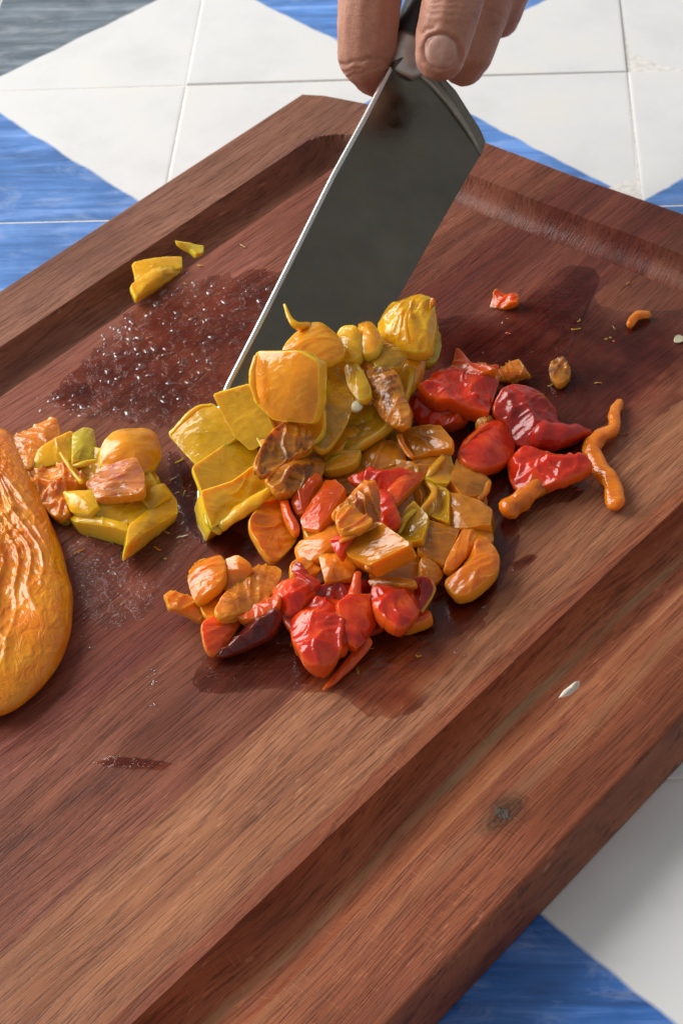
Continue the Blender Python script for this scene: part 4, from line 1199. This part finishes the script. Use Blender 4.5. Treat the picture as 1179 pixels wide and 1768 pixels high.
# froth: far too many bubbles to count
rb = random.Random(11)
bub = NT('bubble_film')
tr = bub.n('ShaderNodeBsdfTransparent'); tr.inputs[0].default_value = (.975, .94, .92, 1)
gl = bub.n('ShaderNodeBsdfGlossy'); gl.inputs['Roughness'].default_value = .12
lw = bub.n('ShaderNodeLayerWeight')
fac = bub.math('MULTIPLY_ADD', bub.math('POWER', lw.outputs['Facing'], 4.0), .6, .14)
mx = bub.n('ShaderNodeMixShader')
bub.l(fac, mx.inputs[0]); bub.l(tr.outputs[0], mx.inputs[1]); bub.l(gl.outputs[0], mx.inputs[2])
bub.l(mx.outputs[0], bub.out.inputs['Surface'])
tb = bmesh.new(); bmesh.ops.create_icosphere(tb, subdivisions=2, radius=1)
IV = [v.co.copy() for v in tb.verts]; IF = [tuple(v.index for v in f.verts) for f in tb.faces if f.calc_center_median().z > -.25]; tb.free()
def bubbles(label, spots):
    vs, fs = [], []
    for (x, y, r, fl) in spots:
        p = ground(x, y); b = len(vs)
        ax = rb.uniform(.7, 2.4); an = rb.uniform(0, 3.14)
        for v in IV:
            vx = v.x * r * ax; vy = v.y * r
            vs.append((p.x + vx * math.cos(an) - vy * math.sin(an), p.y + vx * math.sin(an) + vy * math.cos(an), p.z + .0002 + v.z * r * fl))
        fs += [tuple(b + i for i in f) for f in IF]
    o = mesh_obj('juice_bubbles', vs, fs, bub.m)
    tag(o, label, 'bubbles', kind='stuff')
def cluster(n, cx, cy, sx, sy, r0, r1, tilt=0):
    out = []
    for _ in range(n):
        a, b = rb.gauss(0, 1), rb.gauss(0, 1)
        out.append((cx + a * sx + b * sy * tilt, cy + b * sy, rb.uniform(r0, r1) ** 1 * .001, rb.uniform(.35, .7)))
    return out
sp = []
for (n, cx, cy, sx, sy) in ((40, 330, 500, 40, 12), (60, 230, 590, 30, 22), (30, 290, 560, 36, 20), (40, 360, 560, 26, 22), (30, 330, 620, 34, 20), (26, 410, 520, 20, 20), (40, 270, 660, 40, 24), (20, 200, 640, 24, 18), (18, 120, 700, 30, 14), (26, 240, 700, 50, 14)):
    sp += cluster(n, cx, cy, sx, sy, .3, 1.25)
bubbles('froth of tiny bubbles on the juice left of the blade', sp)
sp = []
for (n, cx, cy, sx, sy) in ((40, 160, 980, 22, 30), (30, 150, 1060, 14, 30), (30, 220, 1000, 40, 30), (16, 265, 1190, 4, 20), (24, 300, 790, 12, 40), (30, 900, 600, 60, 30), (12, 900, 890, 14, 10), (24, 780, 1030, 30, 26), (20, 800, 1100, 40, 40), (12, 985, 652, 10, 10)):
    sp += cluster(n, cx, cy, sx, sy, .15, .55)
bubbles('scattered fine droplets over the wet wood', sp)
# knot in the near rim
kc = ground(868, 1405)
kn = NT('knot_wood')
kq = kn.noise(kn.obj(), 260, 4, .7, 1.5)
kn.set(Base_Color=kn.ramp(kq, [(.35, (.020, .012, .008)), (.55, (.10, .062, .036)), (.72, (.24, .19, .12))]), Roughness=.6, Normal=kn.bump(kq, .9, .002))
vs, fs = [], []
for i in range(9):
    r = i / 8
    for k in range(40):
        a = 2 * math.pi * k / 40
        R_ = (1 + .5 * noise.noise(Vector((math.cos(a) * 2, math.sin(a) * 2, 3)))) * r
        q = (868 + 15 * R_ * math.cos(a), 1405 + 9 * R_ * math.sin(a) + 6 * R_ * math.cos(a))
        p = ground(*q)
        p.z += .00035 * (1 - r ** 4) + .00030 * noise.noise(p * 900) * (1 - r) - .00005 * (r == 1)
        b = to_board(p)
        vs.append(b)
for i in range(8):
    for k in range(40):
        fs.append((i * 40 + k, (i + 1) * 40 + k, (i + 1) * 40 + (k + 1) % 40, i * 40 + (k + 1) % 40))
mesh_obj('knot', vs, fs, kn.m, board)

# tiny shreds of skin and char strewn over the board: too many to count
rf = random.Random(23)
vs, fs, fm = [], [], []
fmats = [MP['orange'], MP['red'], MP['burnt'], MP['yellow'], seed_m]
for (n, cx, cy, sx, sy, cols) in ((10, 880, 640, 80, 50, (1, 2)), (6, 960, 800, 60, 40, (1, 2)), (12, 600, 1130, 90, 30, (0, 1, 2)), (6, 820, 980, 40, 30, (2, 1)), (10, 220, 920, 50, 25, (3, 0, 2)), (10, 320, 860, 20, 50, (3, 4)), (5, 1050, 600, 60, 60, (2,)), (4, 350, 460, 60, 20, (2,))):
    for _ in range(n):
        x, y = cx + rf.gauss(0, 1) * sx, cy + rf.gauss(0, 1) * sy
        p = ground(x, y); b0 = len(vs); an = rf.uniform(0, 6.28)
        L_, w_ = rf.uniform(.5, 2.2) * .001, rf.uniform(.2, .6) * .001
        mi = rf.choice(cols)
        for s in range(5):
            t = s / 4 - .5
            cu = rf.uniform(-.3, .3) * w_ * 3
            for q in (-1, 1):
                lx, ly = t * L_ * 2, q * w_ * (1 - abs(t) * 1.5) + cu
                vs.append((p.x + lx * math.cos(an) - ly * math.sin(an), p.y + lx * math.sin(an) + ly * math.cos(an), p.z + .0003 + rf.uniform(0, .0004)))
            vs.append((p.x + t * L_ * 2 * math.cos(an) - cu * math.sin(an), p.y + t * L_ * 2 * math.sin(an) + cu * math.cos(an), p.z + .0009))
        for s in range(4):
            a_ = b0 + s * 3
            fs += [(a_, a_ + 3, a_ + 5, a_ + 2), (a_ + 2, a_ + 5, a_ + 4, a_ + 1)]
            fm += [mi, mi]
fl = mesh_obj('pepper_flecks', vs, fs, None, mats=fmats)
fl.data.polygons.foreach_set('material_index', fm)
tag(fl, 'tiny shreds of pepper skin strewn over the wet board', 'shreds', kind='stuff')

# froth caught on single pieces
def froth(parent, spots, z):
    vs, fs = [], []
    for (x, y, r) in spots:
        p_ = at(x, y, TB + z * .001); b0 = len(vs)
        vs += [(p_.x + v.x * r - parent.location.x, p_.y + v.y * r - parent.location.y, p_.z + v.z * r - parent.location.z) for v in IV]
        fs += [tuple(b0 + i for i in f) for f in IF]
    o = mesh_obj('froth', vs, fs, bub.m, parent)
    o['kind'] = 'stuff'
froth(q9, [(rb.gauss(733, 6), rb.gauss(925, 14), rb.uniform(.3, .75) * .001) for _ in range(40)], 11.2)
froth(q8, [(rb.gauss(735, 14), rb.gauss(757, 8), rb.uniform(.25, .6) * .001) for _ in range(24)], 16.8)
